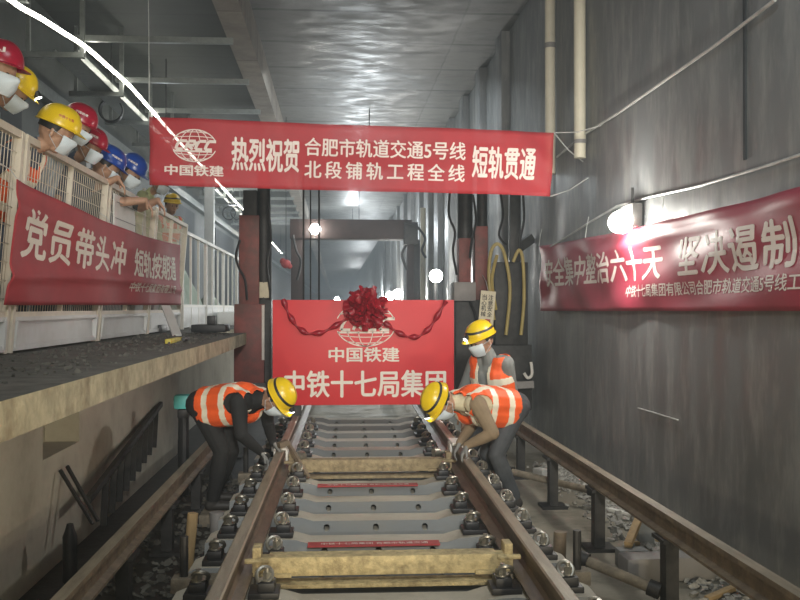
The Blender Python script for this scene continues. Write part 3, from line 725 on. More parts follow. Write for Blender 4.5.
# coiled cables hung below the tray
def coil(c, r, label, tilt=.3):
    o = MB()
    for k in range(3):
        o.tube([V(c) + V((r * math.cos(a) * (1 - .04 * k), .03 * k + tilt * r * math.sin(a) * .2, r * math.sin(a) * (1 + .03 * k))) for a in [2 * PI * i / 28 for i in range(28)]], .016, 6, closed=True)
    co_ = tag(o.build('cable_coil', M['black'], loc=c), label, 'cable coil', 'cable coils')
    MB().cyl(V(c) + V((0, 0, r)), V((c.x, c.y, 6.15)), .008, 6).build('hanging_hook', M['steel'], co_)
coil(on_x(111, 110, -3.7), .19, 'coil of black cable hanging under the cable tray, left of the overhead banner')
coil(on_x(229, 213, -3.3), .2, 'coil of black cable hanging under the tray right below the overhead banner')
coil(on_x(237, 213, -3.25), .2, 'small dark cable coil beside the red gantry leg')

# ------------------------------------------------------------------ right wall: pipes, lamp, wires
for px, y1_, lb in ((549, 132, 'cream plastic pipe running down the right wall to the end of the overhead banner'), (578.5, 158, 'cream plastic pipe on the right wall, open end above the wall lamp')):
    a = on_x(px, y1_, WX - .09)
    z0 = a.z if px > 560 else a.z - .5
    o = MB().cyl((WX - .075, a.y, z0), (WX - .075, a.y, CZ), .062, 16).build('downpipe', M['pipe'], loc=(WX - .07, a.y, z0)); tag(o, lb, 'pipe', 'cream pipes on the right wall')
    MB().cyl((WX - .075, a.y, z0 + (1.5 if px < 560 else .15)), (WX - .075, a.y, z0 + (1.56 if px < 560 else .19)), .068, 16).build('pipe_clip', M['greybox'], o)
a = on_x(620, 222, WX - .16)
t = thing('wall_lamp', 'bright floodlight fixed above the banner on the right wall', 'lamp', a)
MB().box((WX - .06, a.y, a.z + .05), (.09, .34, .20), bev=.01).build('housing', M['greybox'], t)
MB().ball((WX - .15, a.y, a.z), (.10, .20, .10), n=20).build('lamp_glass', M['lampglow'], t)
MB().cyl((WX - .05, a.y, a.z + .14), (WX - .05, a.y, a.z + .3), .012, 8).build('bracket', M['steel'], t)
light('POINT', (WX - .32, a.y - .05, a.z - .06), 48, (1, .98, .9), .06)
o = MB().tube([on_x(x, y, WX - .03) for x, y in ((775, 0), (720, 42), (660, 84), (620, 112), (586, 133), (557, 157))], .012, 6)
tag(o.build('cable', M['wire'], loc=on_x(640, 100, WX)), 'pale cable running diagonally up the right wall past the cream pipes', 'cable')
o = MB().tube([on_x(x, y, WX - .03) for x, y in ((815, 150), (760, 168), (700, 186), (650, 197), (617, 206), (590, 222), (565, 238), (545, 250))], .010, 6)
tag(o.build('cable', M['wire'], loc=on_x(640, 200, WX)), 'thin cable drooping to the wall lamp above the right banner', 'cable')

o = MB().tube([on_x(x, y, WX - .015) for x, y in ((638, 408), (655, 413), (678, 420))], .006, 6)
tag(o.build('wire', M['wire'], loc=on_x(655, 413, WX)), 'short pale wire sticking to the right wall below the banner', 'wire')

# ------------------------------------------------------------------ track laying gantries
YG = 12.3
def gp(px, py, y=YG): return on_y(px, py, y)
def gbox(mb, x0, y0, x1, y1, yc, dep, bev=.01, mi=0):
    a = on_y(x0, y0, yc - dep / 2); b = on_y(x1, y1, yc - dep / 2)
    return mb.span((a.x, yc - dep / 2, b.z), (b.x, yc + dep / 2, a.z), mi, bev)
t = thing('gantry_crane', 'red track laying gantry with hydraulic legs standing behind the red sign', 'gantry crane', (.4, YG, .5))
leg = gbox(MB(), 239, 215, 259, 306, YG, .34).build('leg', M['redpaint'], t)
gbox(MB(), 234, 304, 264, 385, YG, .42).build('lower_leg', M['redpaint'], t)
gbox(MB(), 236, 383, 266, 404, YG, .46).build('wheel_bogie', M['steel'], t)
gbox(MB(), 243, 190, 257, 217, YG, .22).build('ram_sleeve', M['steel'], t)
a = gp(264, 300); b = gp(264, 150); MB().cyl(a, b, .085, 14).cyl(a, a.lerp(b, .35), .10, 14).build('hydraulic_ram', M['steel'], t)
gbox(MB(), 259, 300, 271, 410, YG + .05, .3).build('side_plate', M['steel'], t)
gbox(MB(), 258, 282, 269, 298, YG - .05, .1).build('gauge_box', M['tag'], t)
a = gp(266, 310); MB().cyl(gp(263, 305, YG - .2), gp(263, 360, YG - .2), .02, 8).build('pipe', M['white'], t)
# right leg group
a = gp(465, 240); b = gp(465, 150); MB().cyl(a, b, .10, 14).build('hydraulic_ram', M['steel'], t)
gbox(MB(), 459, 238, 471, 285, YG, .26).build('leg', M['redpaint'], t)
gbox(MB(), 475, 226, 488, 300, YG - .02, .26).build('leg', M['redpaint'], t)
a = gp(482, 228, YG); b = gp(482, 150, YG); MB().cyl(a, b, .07, 14).build('hydraulic_ram', M['steel'], t)
gbox(MB(), 454, 282, 476, 301, YG - .1, .4).build('valve_box', M['greybox'], t)
gbox(MB(), 456, 300, 490, 398, YG, .4).build('lower_leg', M['steel'], t)
gbox(MB(), 495, 262, 528, 345, YG + .1, .4).build('control_cabinet', M['steel'], t)
gbox(MB(), 510, 190, 521, 262, YG + .1, .14).build('rear_post', M['steel'], t)
gbox(MB(), 488, 345, 532, 410, YG + .2, .5).build('power_unit', M['steel'], t)
a = on_y(518, 248, YG + .1); b = on_y(532, 238, YG + .15); MB().bar(a, b, .12, .12).build('brace_arm', M['steel'], t)
gbox(MB(), 236, 140, 524, 168, YG, .45).build('cross_beam', M['redpaint'], t)
def hose(pts, y, r=.016, m='black', name='hose', par=None):
    P = [on_y(x, yy, y) for x, yy in pts]; Q = []
    for i in range(len(P) - 1):
        p0_, p1_, p2_, p3_ = P[max(i - 1, 0)], P[i], P[i + 1], P[min(i + 2, len(P) - 1)]
        for k in range(5):
            s = k / 5; Q.append(.5 * ((2 * p1_) + (p2_ - p0_) * s + (2 * p0_ - 5 * p1_ + 4 * p2_ - p3_) * s * s + (3 * p1_ - p0_ - 3 * p2_ + p3_) * s ** 3))
    Q.append(P[-1]); return MB().tube(Q, r, 7).build(name, M[m], par)
MB().bar(gp(498, 386, YG - .3), gp(533, 384, YG - .3), .12, .09).build('step_plate', M['greybox'], t)
hose([(531, 362), (532, 374), (528, 378), (524, 373)], YG - .35, .02, 'white', 'hook', t)
for pts in ([(450, 190), (449, 215), (455, 232), (453, 252), (457, 275)], [(473, 195), (476, 220), (472, 240), (470, 258)], [(500, 190), (503, 215), (499, 235), (506, 245)],
            [(523, 195), (524, 220), (520, 245), (525, 275), (522, 300)], [(268, 205), (271, 240), (267, 262), (270, 290)], [(240, 240), (236, 256), (239, 268), (245, 280), (247, 300)], [(470, 300), (476, 320), (470, 345)]):
    hose(pts, YG - .28, par=t)
for pts in ([(494, 320), (489, 280), (491, 252), (498, 244), (505, 256), (510, 290), (506, 335)], [(521, 335), (524, 300), (523, 262), (519, 250), (513, 262)], [(497, 255), (492, 280), (496, 310)]):
    hose(pts, YG - .32, .022, 'hose', par=t)
# notice card hanging on the gantry
ca = on_y(487, 308, YG - .42)
tg = thing('notice_card', 'yellowed notice card with black characters hung on the right gantry leg', 'notice card', ca)
rot = Matrix.Rotation(.09, 3, 'Y')
MB().box(ca, (.19, .012, .43), rot).build('card', M['tag'], tg)
MB().tube([ca + rot @ V((0, 0, .2)), ca + V((.0, .06, .33)), ca + V((-.02, .22, .42))], .005, 5).build('cord', M['wire'], tg)
for k, s in enumerate(('当心', '机械', '注意', '安全')):
    text_on(lambda u, v, l=0: ca + rot @ V((u, -.0065 - l * .3, v)), s[0], -.075 + .08 * (k // 2), -.012 + .08 * (k // 2), .10 - .14 * (k % 2), .17 - .14 * (k % 2), M['ink'], tg, bold=.02)
    text_on(lambda u, v, l=0: ca + rot @ V((u, -.0065 - l * .3, v)), s[1], -.075 + .08 * (k // 2), -.012 + .08 * (k // 2), .03 - .14 * (k % 2), .095 - .14 * (k % 2), M['ink'], tg, bold=.02)
MB().box(ca + rot @ V((.02, -.007, -.165)), (.07, .004, .05), rot).build('red_stamp', M['redlabel'], tg)
# hoist chains
for px, r, y, lb in ((303.5, .012, 12.2, 'dark hoist rope hanging behind the banner, leftmost of three'), (310.5, .009, 12.35, 'dark hoist rope hanging behind the banner, middle of three'), (319, .012, 12.2, 'dark hoist rope hanging behind the banner, rightmost of three')):
    a = on_y(px, 168, y); b = on_y(px, 318, y)
    o = MB().cyl(b, a, r, 8).build('hoist_rope', M['steel'], loc=b); tag(o, lb, 'rope', 'hoist ropes'); MB().ball(b, .035).build('hook_block', M['steel'], o)
# second gantry farther in
Y2 = 22.5
t = thing('gantry_crane', 'brown-red gantry frame standing farther down the tunnel, seen above the sign', 'gantry crane', on_y(355, 230, Y2))
gbox(MB(), 290, 219, 412, 239, Y2, .6).build('cross_beam', M['brownpaint'], t)
gbox(MB(), 291, 232, 303, 361, Y2, .45).build('leg', M['brownpaint'], t)
gbox(MB(), 407, 238, 414, 361, Y2, .45).build('leg', M['brownpaint'], t)
gbox(MB(), 404, 222, 418, 244, Y2 - .1, .5).build('winch', M['steel'], t)
gbox(MB(), 414, 240, 420, 361, Y2, .3).build('rear_post', M['steel'], t)
for pts in ([(405, 222), (416, 226), (425, 238), (422, 250), (426, 258)], [(293, 235), (296, 250), (301, 262), (297, 280)], [(406, 245), (402, 255), (407, 270)]): hose(pts, Y2 - .5, .03, par=t)
def far_lamp(px, py, y, label, r, e):
    p = on_y(px, py, y); t = thing('work_lamp', label, 'lamp', p, 'work lamps down the tunnel')
    MB().ball(p, r).build('bulb', M['lampglow'], t); MB().box(p + V((0, r * 1.4, .0)), (r * 1.5, r, r * 1.5), bev=.01).build('housing', M['steel'], t)
    if p.z < 3: MB().cyl((p.x, p.y + r * 1.2, 0), (p.x, p.y + r * 1.2, p.z - r), .03, 8).build('lamp_stand', M['steel'], t)
    light('POINT', p + V((0, -r * 3.5, 0)), e, WHITE, .08)
far_lamp(315, 229, Y2 - .45, 'bright round lamp on the cross beam of the far gantry', .13, 14)
far_lamp(436, 276, 20, 'bright lamp low on the right, left of the right gantry leg', .14, 130)
far_lamp(398, 294, 30, 'small bright lamp above the sign, right of the rosette', .16, 120)
far_lamp(390, 296, 38, 'farthest small lamp beside the rosette', .18, 120)
far_lamp(337, 299.5, 34, 'tiny lamp just above the top edge of the sign, left of the rosette', .1, 60)
for i, (x_, y_, z_, e_) in enumerate(TUNNEL_FILL_LAMPS):  # housings, rods and brackets made up for the added fill lights
    t = thing('tunnel_fill_lamp', 'added fill lamp far down the tunnel, %s row, %s' % ('right' if i < 6 else 'left', nth(i % 6, 'lamp')), 'lamp', (x_, y_, z_), 'lamps down the tunnel')
    MB().box((x_, y_, z_ + .17), (.26, .26, .06), bev=.01).build('fill_housing', M['steel'], t)
    if z_ > 3: MB().cyl((x_, y_, z_ + .19), (x_, y_, CZ + .01 if x_ > -1 else 6.16), .012, 6).build('hanging_rod', M['steel'], t)
    else: MB().bar((x_, y_ + .02, z_ + .21), (WX + .01, y_ + .02, z_ + .21), .04, .04).build('wall_bracket', M['steel'], t)
a = on_x(423, 196, 2.3)
o = MB().cyl((2.3, a.y, .0), (2.3, a.y, 4.4), .075, 14).build('standpipe', M['pipe'], loc=(2.3, a.y, 0)); tag(o, 'cream standpipe farther along the right wall, left of the gantry leg', 'pipe')
a = on_y(286, 264, 21)
o = MB().ball(a, (.11, .11, .10)).ball(a + V((-.07, 0, .06)), .07).ball(a + V((.08, -.02, -.05)), .06).build('cloth_bundle', M['redlabel'], loc=a); tag(o, 'small red bundle hanging left of the far gantry leg', 'bundle')
MB().cyl(a, V((a.x, a.y, 5.95)), .008, 6).build('hanging_cord', M['steel'], o)

# ------------------------------------------------------------------ loose things
rnd = random.Random(11)
for x_, lb_ in ((1.43, 'timber block under the feet of the worker bending over the right rail'), (-.96, 'timber block under the feet of the worker bending over the left rail')):
    tag(MB().span((x_ - .13, 7.68, 0), (x_ + .10, 8.36, .094), bev=.006).build('timber_block', M['dusty'], loc=(x_, 8.0, 0)), lb_, 'timber block')
def pebbles(name, n, area, m, label, r=(.012, .04), z=0.0):
    mb = MB()
    for k in range(n):
        x, y = area(rnd); s = rnd.uniform(*r)
        rt = Matrix.Rotation(rnd.uniform(0, 6), 3, 'X') @ Matrix.Rotation(rnd.uniform(0, 6), 3, 'Z')
        mb.box((x, y, z + s * .3), (s * rnd.uniform(.8, 2.2), s * rnd.uniform(.7, 1.5), s * rnd.uniform(.5, 1)), rt)
    tag(mb.build(name, m, smooth=0), label, 'rubble', None, 'stuff')
pebbles('rubble', 800, lambda r: (min(2.58, 2.38 + r.gauss(0, .12)), r.uniform(5.2, 10.5)), M['rubble'], 'pale rubble strewn on the floor along the foot of the right wall')
pebbles('rubble', 900, lambda r: (-1.0 + max(-.6, min(.6, r.gauss(0, .30))), r.uniform(3.8, 10)), M['plattop'], 'dusty rubble strewn on the dark floor left of the track', (.01, .035))
pebbles('grit', 500, lambda r: (r.uniform(-2.1, -1.2), r.uniform(4, 11.5)), M['plattop'], 'grit lying on the platform edge before the fence', (.006, .018), PZ - .01)
def stick(a, b, wd, ht, m, name, label, cat, group=None):
    a = V(a); b = V(b); o = MB().bar(a, b, wd, ht).build(name, m, loc=(a + b) / 2); return tag(o, label, cat, group)
# steel bars and plank leaning on the wall under the platform
def lean(px0, py0, px1, py1, X1, m, wd, name, label, cat, group=None):
    a = on_x(px0, py0, LWX + .03); b = on_x(px1, py1, X1); stick(a, b, wd, wd, m, name, label, cat, group)
lean(60, 470, 93, 524, -1.62, M['steel'], .02, 'steel_bar', 'dark steel bar leaning on the wall below the platform, left one of the pair', 'bar', 'leaning bars')
lean(67, 466, 98, 521, -1.62, M['steel'], .02, 'steel_bar', 'dark steel bar leaning on the wall below the platform, right one of the pair', 'bar', 'leaning bars')
a = on_x(161, 404, LWX + .04); b = on_x(88, 500, -1.72)
t = thing('ladder_frame', 'dark toothed steel angle leaning slantwise on the wall below the platform', 'steel frame', (a + b) / 2)
MB().bar(a, b, .04, .05).build('edge_angle', M['steel'], t)
for i in range(9):
    p = a.lerp(b, .1 + .09 * i); MB().bar(p, V((p.x - .02, p.y, max(.02, p.z - .38))), .05, .02, (0, 1, 0)).build('tooth', M['steel'], t)
a = on_x(70, 522, -1.66); o = MB().lathe((-1.66, a.y, .02), [(.03, 0), (.045, .02), (.045, .30), (.03, .34), (.02, .38)], n=14).build('gas_bottle', M['black'], loc=(-1.66, a.y, .02)); tag(o, 'small black bottle standing at the foot of the bars below the platform', 'bottle')
a = on_y(187, 400, 9.0)
o = MB().lathe(V((-1.42, a.y, .0)), [(.05, 0), (.05, .75)], n=10).build('marker_stand', M['black'], loc=(-1.42, a.y, 0)); tag(o, 'black stand carrying the teal box behind the left worker', 'stand')
o = MB().box((-1.42, a.y, .875), (.17, .16, .135), bev=.03).box((-1.42, a.y, .765), (.1, .1, .08), bev=.01, mi=1).build('marker_light', [M['teal'], M['black']], loc=(-1.42, a.y, .76)); tag(o, 'teal box light standing behind the left bending worker', 'light')
# platform clutter
a = on_x(177, 341, -1.75); a.z = PZ - .01; b = on_x(163, 306, -2.02)
stick((a.x, a.y, PZ), b + V((.03, 0, 0)), .10, .02, M['board'], 'white_batten', 'white batten leaning against the right end of the fence banner', 'batten')
p = on_z(172, 342, PZ)
t = thing('spirit_level', 'yellow spirit level lying on the platform edge by the white batten', 'spirit level', p)
MB().box(p + V((0, .1, .012)), (.05, .62, .04), bev=.004).build('body', M['yellowtool'], t); MB().box(p + V((.03, .5, .012)), (.06, .3, .035), bev=.004).build('handle', M['black'], t)
p = on_z(155, 332, PZ); tag(MB().box(p + V((0, 0, .04)), (.24, .4, .10), bev=.03).build('tool_bag', M['black'], loc=p), 'dark flat bag lying on the platform before the fence', 'bag')
p = on_z(211, 332, PZ); t = thing('tool_case', 'black tool case on the platform by the red gantry leg', 'case', p)
MB().box(p + V((0, 0, .05)), (.42, .5, .09), bev=.015).build('body', M['black'], t); MB().box(p + V((.02, -.1, .15)), (.10, .14, .11), bev=.015).build('cap', M['black'], t)
p = on_z(222, 326, PZ); 
for k, (px, lb) in enumerate(((230, 'white box on the platform, nearer the tool case'), (240, 'white box on the platform, against the red gantry leg'))):
    p = on_x(px, 322, -1.9); tag(MB().box((-1.95, p.y, PZ + .11), (.3, .5, .24), bev=.02).build('box', M['board'], loc=(-1.95, p.y, PZ)), lb, 'box', 'white boxes')
# tarpaulin heap behind the railing
p = on_x(188, 300, -2.75)
def heap(a, b):
    th = 2 * PI * a; r = (1 - b) ** .7; n = .12 * math.sin(5 * th + 3 * b) + .07 * math.sin(11 * th)
    return V((-2.85 + .40 * r * math.cos(th) * (1 + n), 17.6 + 1.0 * r * math.sin(th) * (1 + n), PZ + .02 + .95 * b ** .75 * (1 + .15 * math.sin(3 * th))))
tag(MB().grid(heap, 40, 12).build('tarpaulin', M['tarp'], loc=(-2.85, 17.6, PZ), smooth=25), 'pale green tarpaulin heap behind the railing right of the fence banner', 'tarpaulin')
def heap2(a, b):
    th = 2 * PI * a; r = (1 - b) ** .7; n = .12 * math.sin(4 * th + 3 * b)
    return V((-2.8 + .35 * r * math.cos(th) * (1 + n), 21.2 + .8 * r * math.sin(th) * (1 + n), PZ + .02 + .62 * b ** .75))
tag(MB().grid(heap2, 40, 12).build('tarpaulin', M['tarp'], loc=(-2.8, 21.2, PZ), smooth=25), 'smaller pale green tarpaulin heap near the red gantry leg', 'tarpaulin')
# leaning board at left edge
a = on_x(6, 395, -1.35)
o = MB().bar((-1.42, 3.9, PZ), (-1.50, 3.89, PZ + .22), .42, .02, (1, 0, .3)).build('notice_board', M['tag'], loc=(-1.35, 4.3, PZ)); tag(o, 'whitish board standing on the platform at the left edge of the photo', 'board')
MB().bar((-1.43, 3.9, PZ + .03), (-1.456, 3.895, PZ + .10), .36, .024, (1, 0, .3)).build('red_band', M['redlabel'], o)
# right floor oddments
def flat_thing(px, py, size, rot, m, name, label, cat, z=.02):
    p = on_z(px, py, z); R = Matrix.Rotation(rot, 3, 'Z')
    return tag(MB().box((p.x, p.y, z), size, R, bev=min(size) * .2).build(name, m, loc=(p.x, p.y, 0)), label, cat)
stick((2.28, 6.9, .30), (1.98, 6.35, .14), .05, .04, M['timber'], 'timber_piece', 'short timber propped on a brick behind the right gantry rail', 'timber')
tag(MB().box((2.0, 6.33, .06), (.2, .12, .12), bev=.01).build('concrete_block', M['sleeper'], loc=(2.0, 6.3, 0)), 'grey block under the nearer end of the propped timber by the right wall', 'block')
tag(MB().box((2.28, 6.92, .14), (.12, .12, .28), bev=.01).build('concrete_block', M['sleeper'], loc=(2.28, 6.92, 0)), 'taller grey block under the farther end of the propped timber by the right wall', 'block')
flat_thing(620, 512, (.05, .28, .03), .5, M['white'], 'scrap', 'white scrap lying by the wall foot left of the propped timber', 'scrap')
flat_thing(664, 536, (.16, .10, .02), .2, M['board'], 'paper_sheet', 'white paper lying on the floor below the right wall', 'paper')
flat_thing(648, 542, (.35, .03, .03), .3, M['timber'], 'stick', 'thin wooden stick lying on the floor left of the white paper', 'stick')
flat_thing(668, 566, (.62, .2, .16), .05, M['greybox'], 'concrete_slab', 'grey slab lying on the floor beside the second gantry rail post', 'slab', .08)
flat_thing(724, 592, (.4, .05, .03), .7, M['timber'], 'stick', 'wooden stick lying near the lower right corner', 'stick')
flat_thing(541, 473, (.10, .16, .10), .5, M['board'], 'bucket_lid', 'pale crumpled lump on the floor right of the bending worker', 'lump', .05)
flat_thing(562, 462, (.3, .25, .12), .2, M['rubble'], 'concrete_lump', 'grey concrete lump lying before the wall behind the right gantry rail', 'lump', .05)

# ------------------------------------------------------------------ people
def ik(a, b, l1, l2, hint):
    d = b - a; L = d.length
    if L > (l1 + l2) * .995:
        k = L / ((l1 + l2) * .995); l1 *= k; l2 *= k
    u = d / L; x = (l1 * l1 - l2 * l2 + L * L) / (2 * L); h = math.sqrt(max(0, l1 * l1 - x * x))
    hp = V(hint) - u * V(hint).dot(u)
    hp = hp.normalized() if hp.length > 1e-4 else frame(u)[1]
    return a + u * x + hp * h

def helmet(par, c, up, fw, colour, a0=None, txt=None, txt_side=1, strap=False, lamp=False, s=1.0):
    up = up.normalized(); fw = (fw - up * fw.dot(up)).normalized(); sd = fw.cross(up)     # sd = wearer's right
    RX, RY, RZ = .140 * s, .118 * s, .128 * s
    def surf(az, t, k=1.0):
        """az from the front, t = 0 at the rim, 1 at the crown"""
        e = t * PI / 2; r = math.cos(e) ** .8; z = math.sin(e)
        rg = .006 * math.exp(-(math.sin(az) * r / .16) ** 2) * min(1, t * 3)
        return c + fw * (math.cos(az) * RX * r * k) + sd * (math.sin(az) * RY * r * k) + up * ((z * RZ + rg) * k)
    mb = MB(); n = 36; ts = [1, .93, .84, .74, .62, .5, .33, .22, .14, .04, 0]
    def ring(j, i):
        az = 2 * PI * i / n
        if j < len(ts): return surf(az, ts[j])
        f = max(0, math.cos(az)) ** 2.0; ext = (.010 + .040 * f) * s * (1 if j == len(ts) else .97)
        d = fw * (math.cos(az) * RX) + sd * (math.sin(az) * RY); d = d + d.normalized() * ext
        return c + d - up * ((.006 + .012 * f) * s + (0 if j == len(ts) else .004))
    nr = len(ts) + 1
    for j in range(nr): mb.v += [ring(j, i) for i in range(n)]
    for j in range(nr - 1):
        for i in range(n): mb.f.append([j * n + i, j * n + (i + 1) % n, (j + 1) * n + (i + 1) % n, (j + 1) * n + i]); mb.m.append(1 if strap and j == 6 else 0)
    mb.f.append(list(range(n))[::-1]); mb.m.append(0)
    h = mb.build('hard_hat', [M[colour], M['black']], par, smooth=40, mods=[('SOLIDIFY', dict(thickness=.004, offset=0))])
    if txt:
        def on(u, v, l=0.0):
            az = txt_side * (PI / 2 - .15) - txt_side * 0 + (-u / .125) * (1 if txt_side > 0 else -1) * -1
            az = txt_side * 1.25 + (-u / .13) * (-1 if txt_side < 0 else 1) * (1) if False else txt_side * 1.25 - u / .13
            p = surf(az, v / (RZ * PI / 2) + .18); return p + (p - c).normalized() * .004
        # seen from outside, azimuth grows to the wearer's right: text runs from larger to smaller azimuth when read from the right side
        text_on(lambda u, v, l=0: on(u, v), txt, -.05, .05, .012, .05 if len(txt) < 4 else .034, M['letter'] if colour != 'hyellow' else M['redlabel'], h, bold=.03)
    if lamp:
        p = surf(0, .16); d = (fw * .8 - up * .5).normalized()
        l = MB().cyl(p - d * .005, p + d * .035, .022, 12).build('head_torch', M['black'], h)
        MB().cyl(p + d * .035, p + d * .040, .020, 12).build('lens', M['spark'], l)
    return h

def person(label, pelvis, fwd, lean, wl, wr, al, ar, head_dir, outfit, side=0.0, elb=(0, 0), knee=None, head_at=None, s=1.0, hcol='hyellow', mask=True, txt=None, txt_side=1, strap=False, lamp=False, curl=.5, group=None, bulk=1.0, crane=.035, voxel=.007, hand_dirs=None):
    up = V((0, 0, 1)); fwd = V(fwd); fwd.z = 0; fwd.normalize(); rt = fwd.cross(up)          # rt = the person's right
    u = (up * math.cos(lean) + fwd * math.sin(lean)); u = (u * math.cos(side) + rt * math.sin(side)).normalized()
    tf = rt.cross(u) * -1; tf = u.cross(rt) * -1 if False else (fwd * math.cos(lean) - up * math.sin(lean)); tf = (tf - u * tf.dot(u)).normalized(); r = tf.cross(u)
    hd = V(head_dir).normalized()
    # head frame: up of the head follows the torso part way
    hu = (u * .55 + up * .45); hu = (hu - hd * hu.dot(hd)).normalized()
    if head_at is not None:
        hc = V(head_at); P = hc - (hu * .115 + u * .05 + hd * crane) * s - u * .50 * s
    else: P = V(pelvis)
    neck = P + u * .50 * s
    if head_at is None: hc = neck + (hu * .115 + u * .05 + hd * crane) * s
    sh = {1: neck - u * .055 * s + r * .175 * s, -1: neck - u * .055 * s - r * .175 * s}
    hp = {1: P + r * .09 * s, -1: P - r * .09 * s}
    prim = []                                                 # (a, ra, b, rb, material)
    SH, TR = outfit['top'], outfit['legs']; sl = outfit.get('sleeve', SH); fa = outfit.get('forearm', sl)
    def C(a, ra, b, rb, m): prim.append((V(a), ra * s * (bulk if m in (SH, TR, sl, fa) and m != 'skin' else 1), V(b), rb * s * (bulk if m in (SH, TR, sl, fa) and m != 'skin' else 1), m))
    SH, TR, SK, GL, BT = outfit['top'], outfit['legs'], 'skin', outfit.get('hands', 'skin'), 'boot'
    sl = outfit.get('sleeve', SH); fa = outfit.get('forearm', sl)
    for k in (-1, 1):
        C(P + r * k * .055 * s - u * .03 * s, .112, P + r * k * .06 * s + u * .06 * s, .112, TR)
        C(P + r * k * .055 * s + u * .08 * s, .108, P + r * k * .075 * s + u * .33 * s, .118, SH)
        C(P + r * k * .075 * s + u * .33 * s, .115, sh[k] - r * k * .05 * s, .072, SH)
    C(P - tf * .02 * s + u * .1 * s, .10, P - tf * .015 * s + u * .36 * s, .11, SH)
    C(neck - u * .05 * s, .07, neck + (hc - neck) * .25, .055, SH); C(neck, .052, hc - hu * .06 * s, .05, SK)
    vest_prims = list(prim[:-1])
    if outfit.get('drape'):
        for k in (-1, 1): vest_prims.append((P + r * k * .09 * s + u * .06 * s + tf * outfit['drape'], .09 * s, P + r * k * .10 * s + u * .34 * s + tf * outfit['drape'] * .8, .10 * s, SH))
    hands = {}
    for k, wt, ad in ((1, wr, ar), (-1, wl, al)):
        wt = V(wt); e = ik(sh[k], wt, .285 * s, .25 * s, ad)
        C(sh[k], .066, sh[k].lerp(e, .5), .055, sl); C(sh[k].lerp(e, .5), .054, e, .046, sl)
        C(e, .044, e.lerp(wt, .45), .042, fa); C(e.lerp(wt, .45), .042, wt, .029, fa)
        d = (wt - e).normalized()
        if hand_dirs and k in hand_dirs: d = V(hand_dirs[k]).normalized()
        pn = (up * -1); pn = pn - d * pn.dot(d)
        if pn.length < .2: pn = fwd - d * fwd.dot(d)
        pn.normalize(); q = d.cross(pn)
        for i in range(4):
            o = (i - 1.5) * .0225 * s; b0 = wt + d * .012 * s + q * o * .6; b1 = wt + d * .088 * s + q * o
            C(b0, .017, b1, .0125, GL)
            ln = (.072, .08, .076, .06)[i if k > 0 else 3 - i] * s; dd = (d + q * o * 1.6 / s).normalized(); p = b1
            for seg in range(3):
                dd = (dd * math.cos(curl * (.55 + .25 * seg)) + pn * math.sin(curl * (.55 + .25 * seg))).normalized()
                p2 = p + dd * ln * (.42, .33, .25)[seg]; C(p, .0105 - .001 * seg, p2, .0098 - .001 * seg, GL); p = p2
        q2 = q * (1 if k < 0 else -1)
        t0 = wt + d * .025 * s + q2 * .026 * s; t1 = t0 + (d * .55 + q2 * .75 + pn * .3).normalized() * .045 * s; t2 = t1 + (d * .85 + q2 * .15 + pn * .5).normalized() * .035 * s
        C(t0, .016, t1, .0125, GL); C(t1, .0122, t2, .0105, GL)
    kn = V(knee) if knee is not None else fwd
    for k, an in ((1, ar_leg(outfit, 1)), (-1, ar_leg(outfit, -1))):
        an = V(an); K = ik(hp[k], an, .43 * s, .42 * s, kn)
        C(hp[k], .098, hp[k].lerp(K, .5), .08, TR); C(hp[k].lerp(K, .5), .08, K, .062, TR)
        C(K, .060, K.lerp(an, .4), .060, TR); C(K.lerp(an, .4), .060, an + V((0, 0, .03)), .046, TR)
        tf2 = V(outfit.get('toe', fwd)).normalized(); g = an - up * (.075)
        C(an + V((0, 0, .0)), .045, g - tf2 * .03 + up * .045, .043, BT); C(g - tf2 * .03 + up * .042, .041, g + tf2 * .13 + up * .036, .035, BT)
    # head
    hr = hd.cross(hu).normalized()
    C(hc + hu * .03 * s - hd * .015 * s, .098, hc + hu * .035 * s + hd * .015 * s, .092, SK)
    C(hc + hd * .03 * s - hu * .03 * s, .070, hc + hd * .045 * s - hu * .075 * s, .045, SK)
    C(hc - hu * .03 * s, .075, hc - hd * .02 * s, .085, SK)
    C(hc + hd * .098 * s + hu * .0 * s, .010, hc + hd * .118 * s - hu * .035 * s, .014, SK)
    for k in (-1, 1):
        C(hc + hr * k * .094 * s + hu * .01 * s - hd * .01 * s, .014, hc + hr * k * .092 * s - hu * .03 * s - hd * .005 * s, .011, SK)
        C(hc + hr * k * .03 * s + hd * .088 * s + hu * .022 * s, .013, hc + hr * k * .055 * s + hd * .072 * s + hu * .02 * s, .012, SK)
    C(hc + hd * .092 * s - hu * .062 * s - hr * .018 * s, .010, hc + hd * .092 * s - hu * .062 * s + hr * .018 * s, .010, SK)
    # fuse into one continuous surface
    names = []
    for p in prim:
        if p[4] not in names: names.append(p[4])
    def fuse(pr, vox, grow=0.0, smooth_it=4):
        mb = MB()
        for a, ra, b, rb, m in pr: mb.capsule(a, ra + grow, b, rb + grow, 12)
        me = bpy.data.meshes.new('w'); me.from_pydata([tuple(p) for p in mb.v], [], mb.f)
        bm = bmesh.new(); bm.from_mesh(me); bmesh.ops.recalc_face_normals(bm, faces=bm.faces[:]); bm.to_mesh(me); bm.free()
        return apply_mods(me, [('REMESH', dict(mode='VOXEL', voxel_size=vox)), ('SMOOTH', dict(iterations=smooth_it, factor=.5))])
    me = fuse(prim, voxel)
    nf = len(me.polygons); ce = np.empty(nf * 3, 'f'); me.polygons.foreach_get('center', ce); ce = ce.reshape(-1, 3)
    best = np.full(nf, 1e9); idx = np.zeros(nf, 'i')
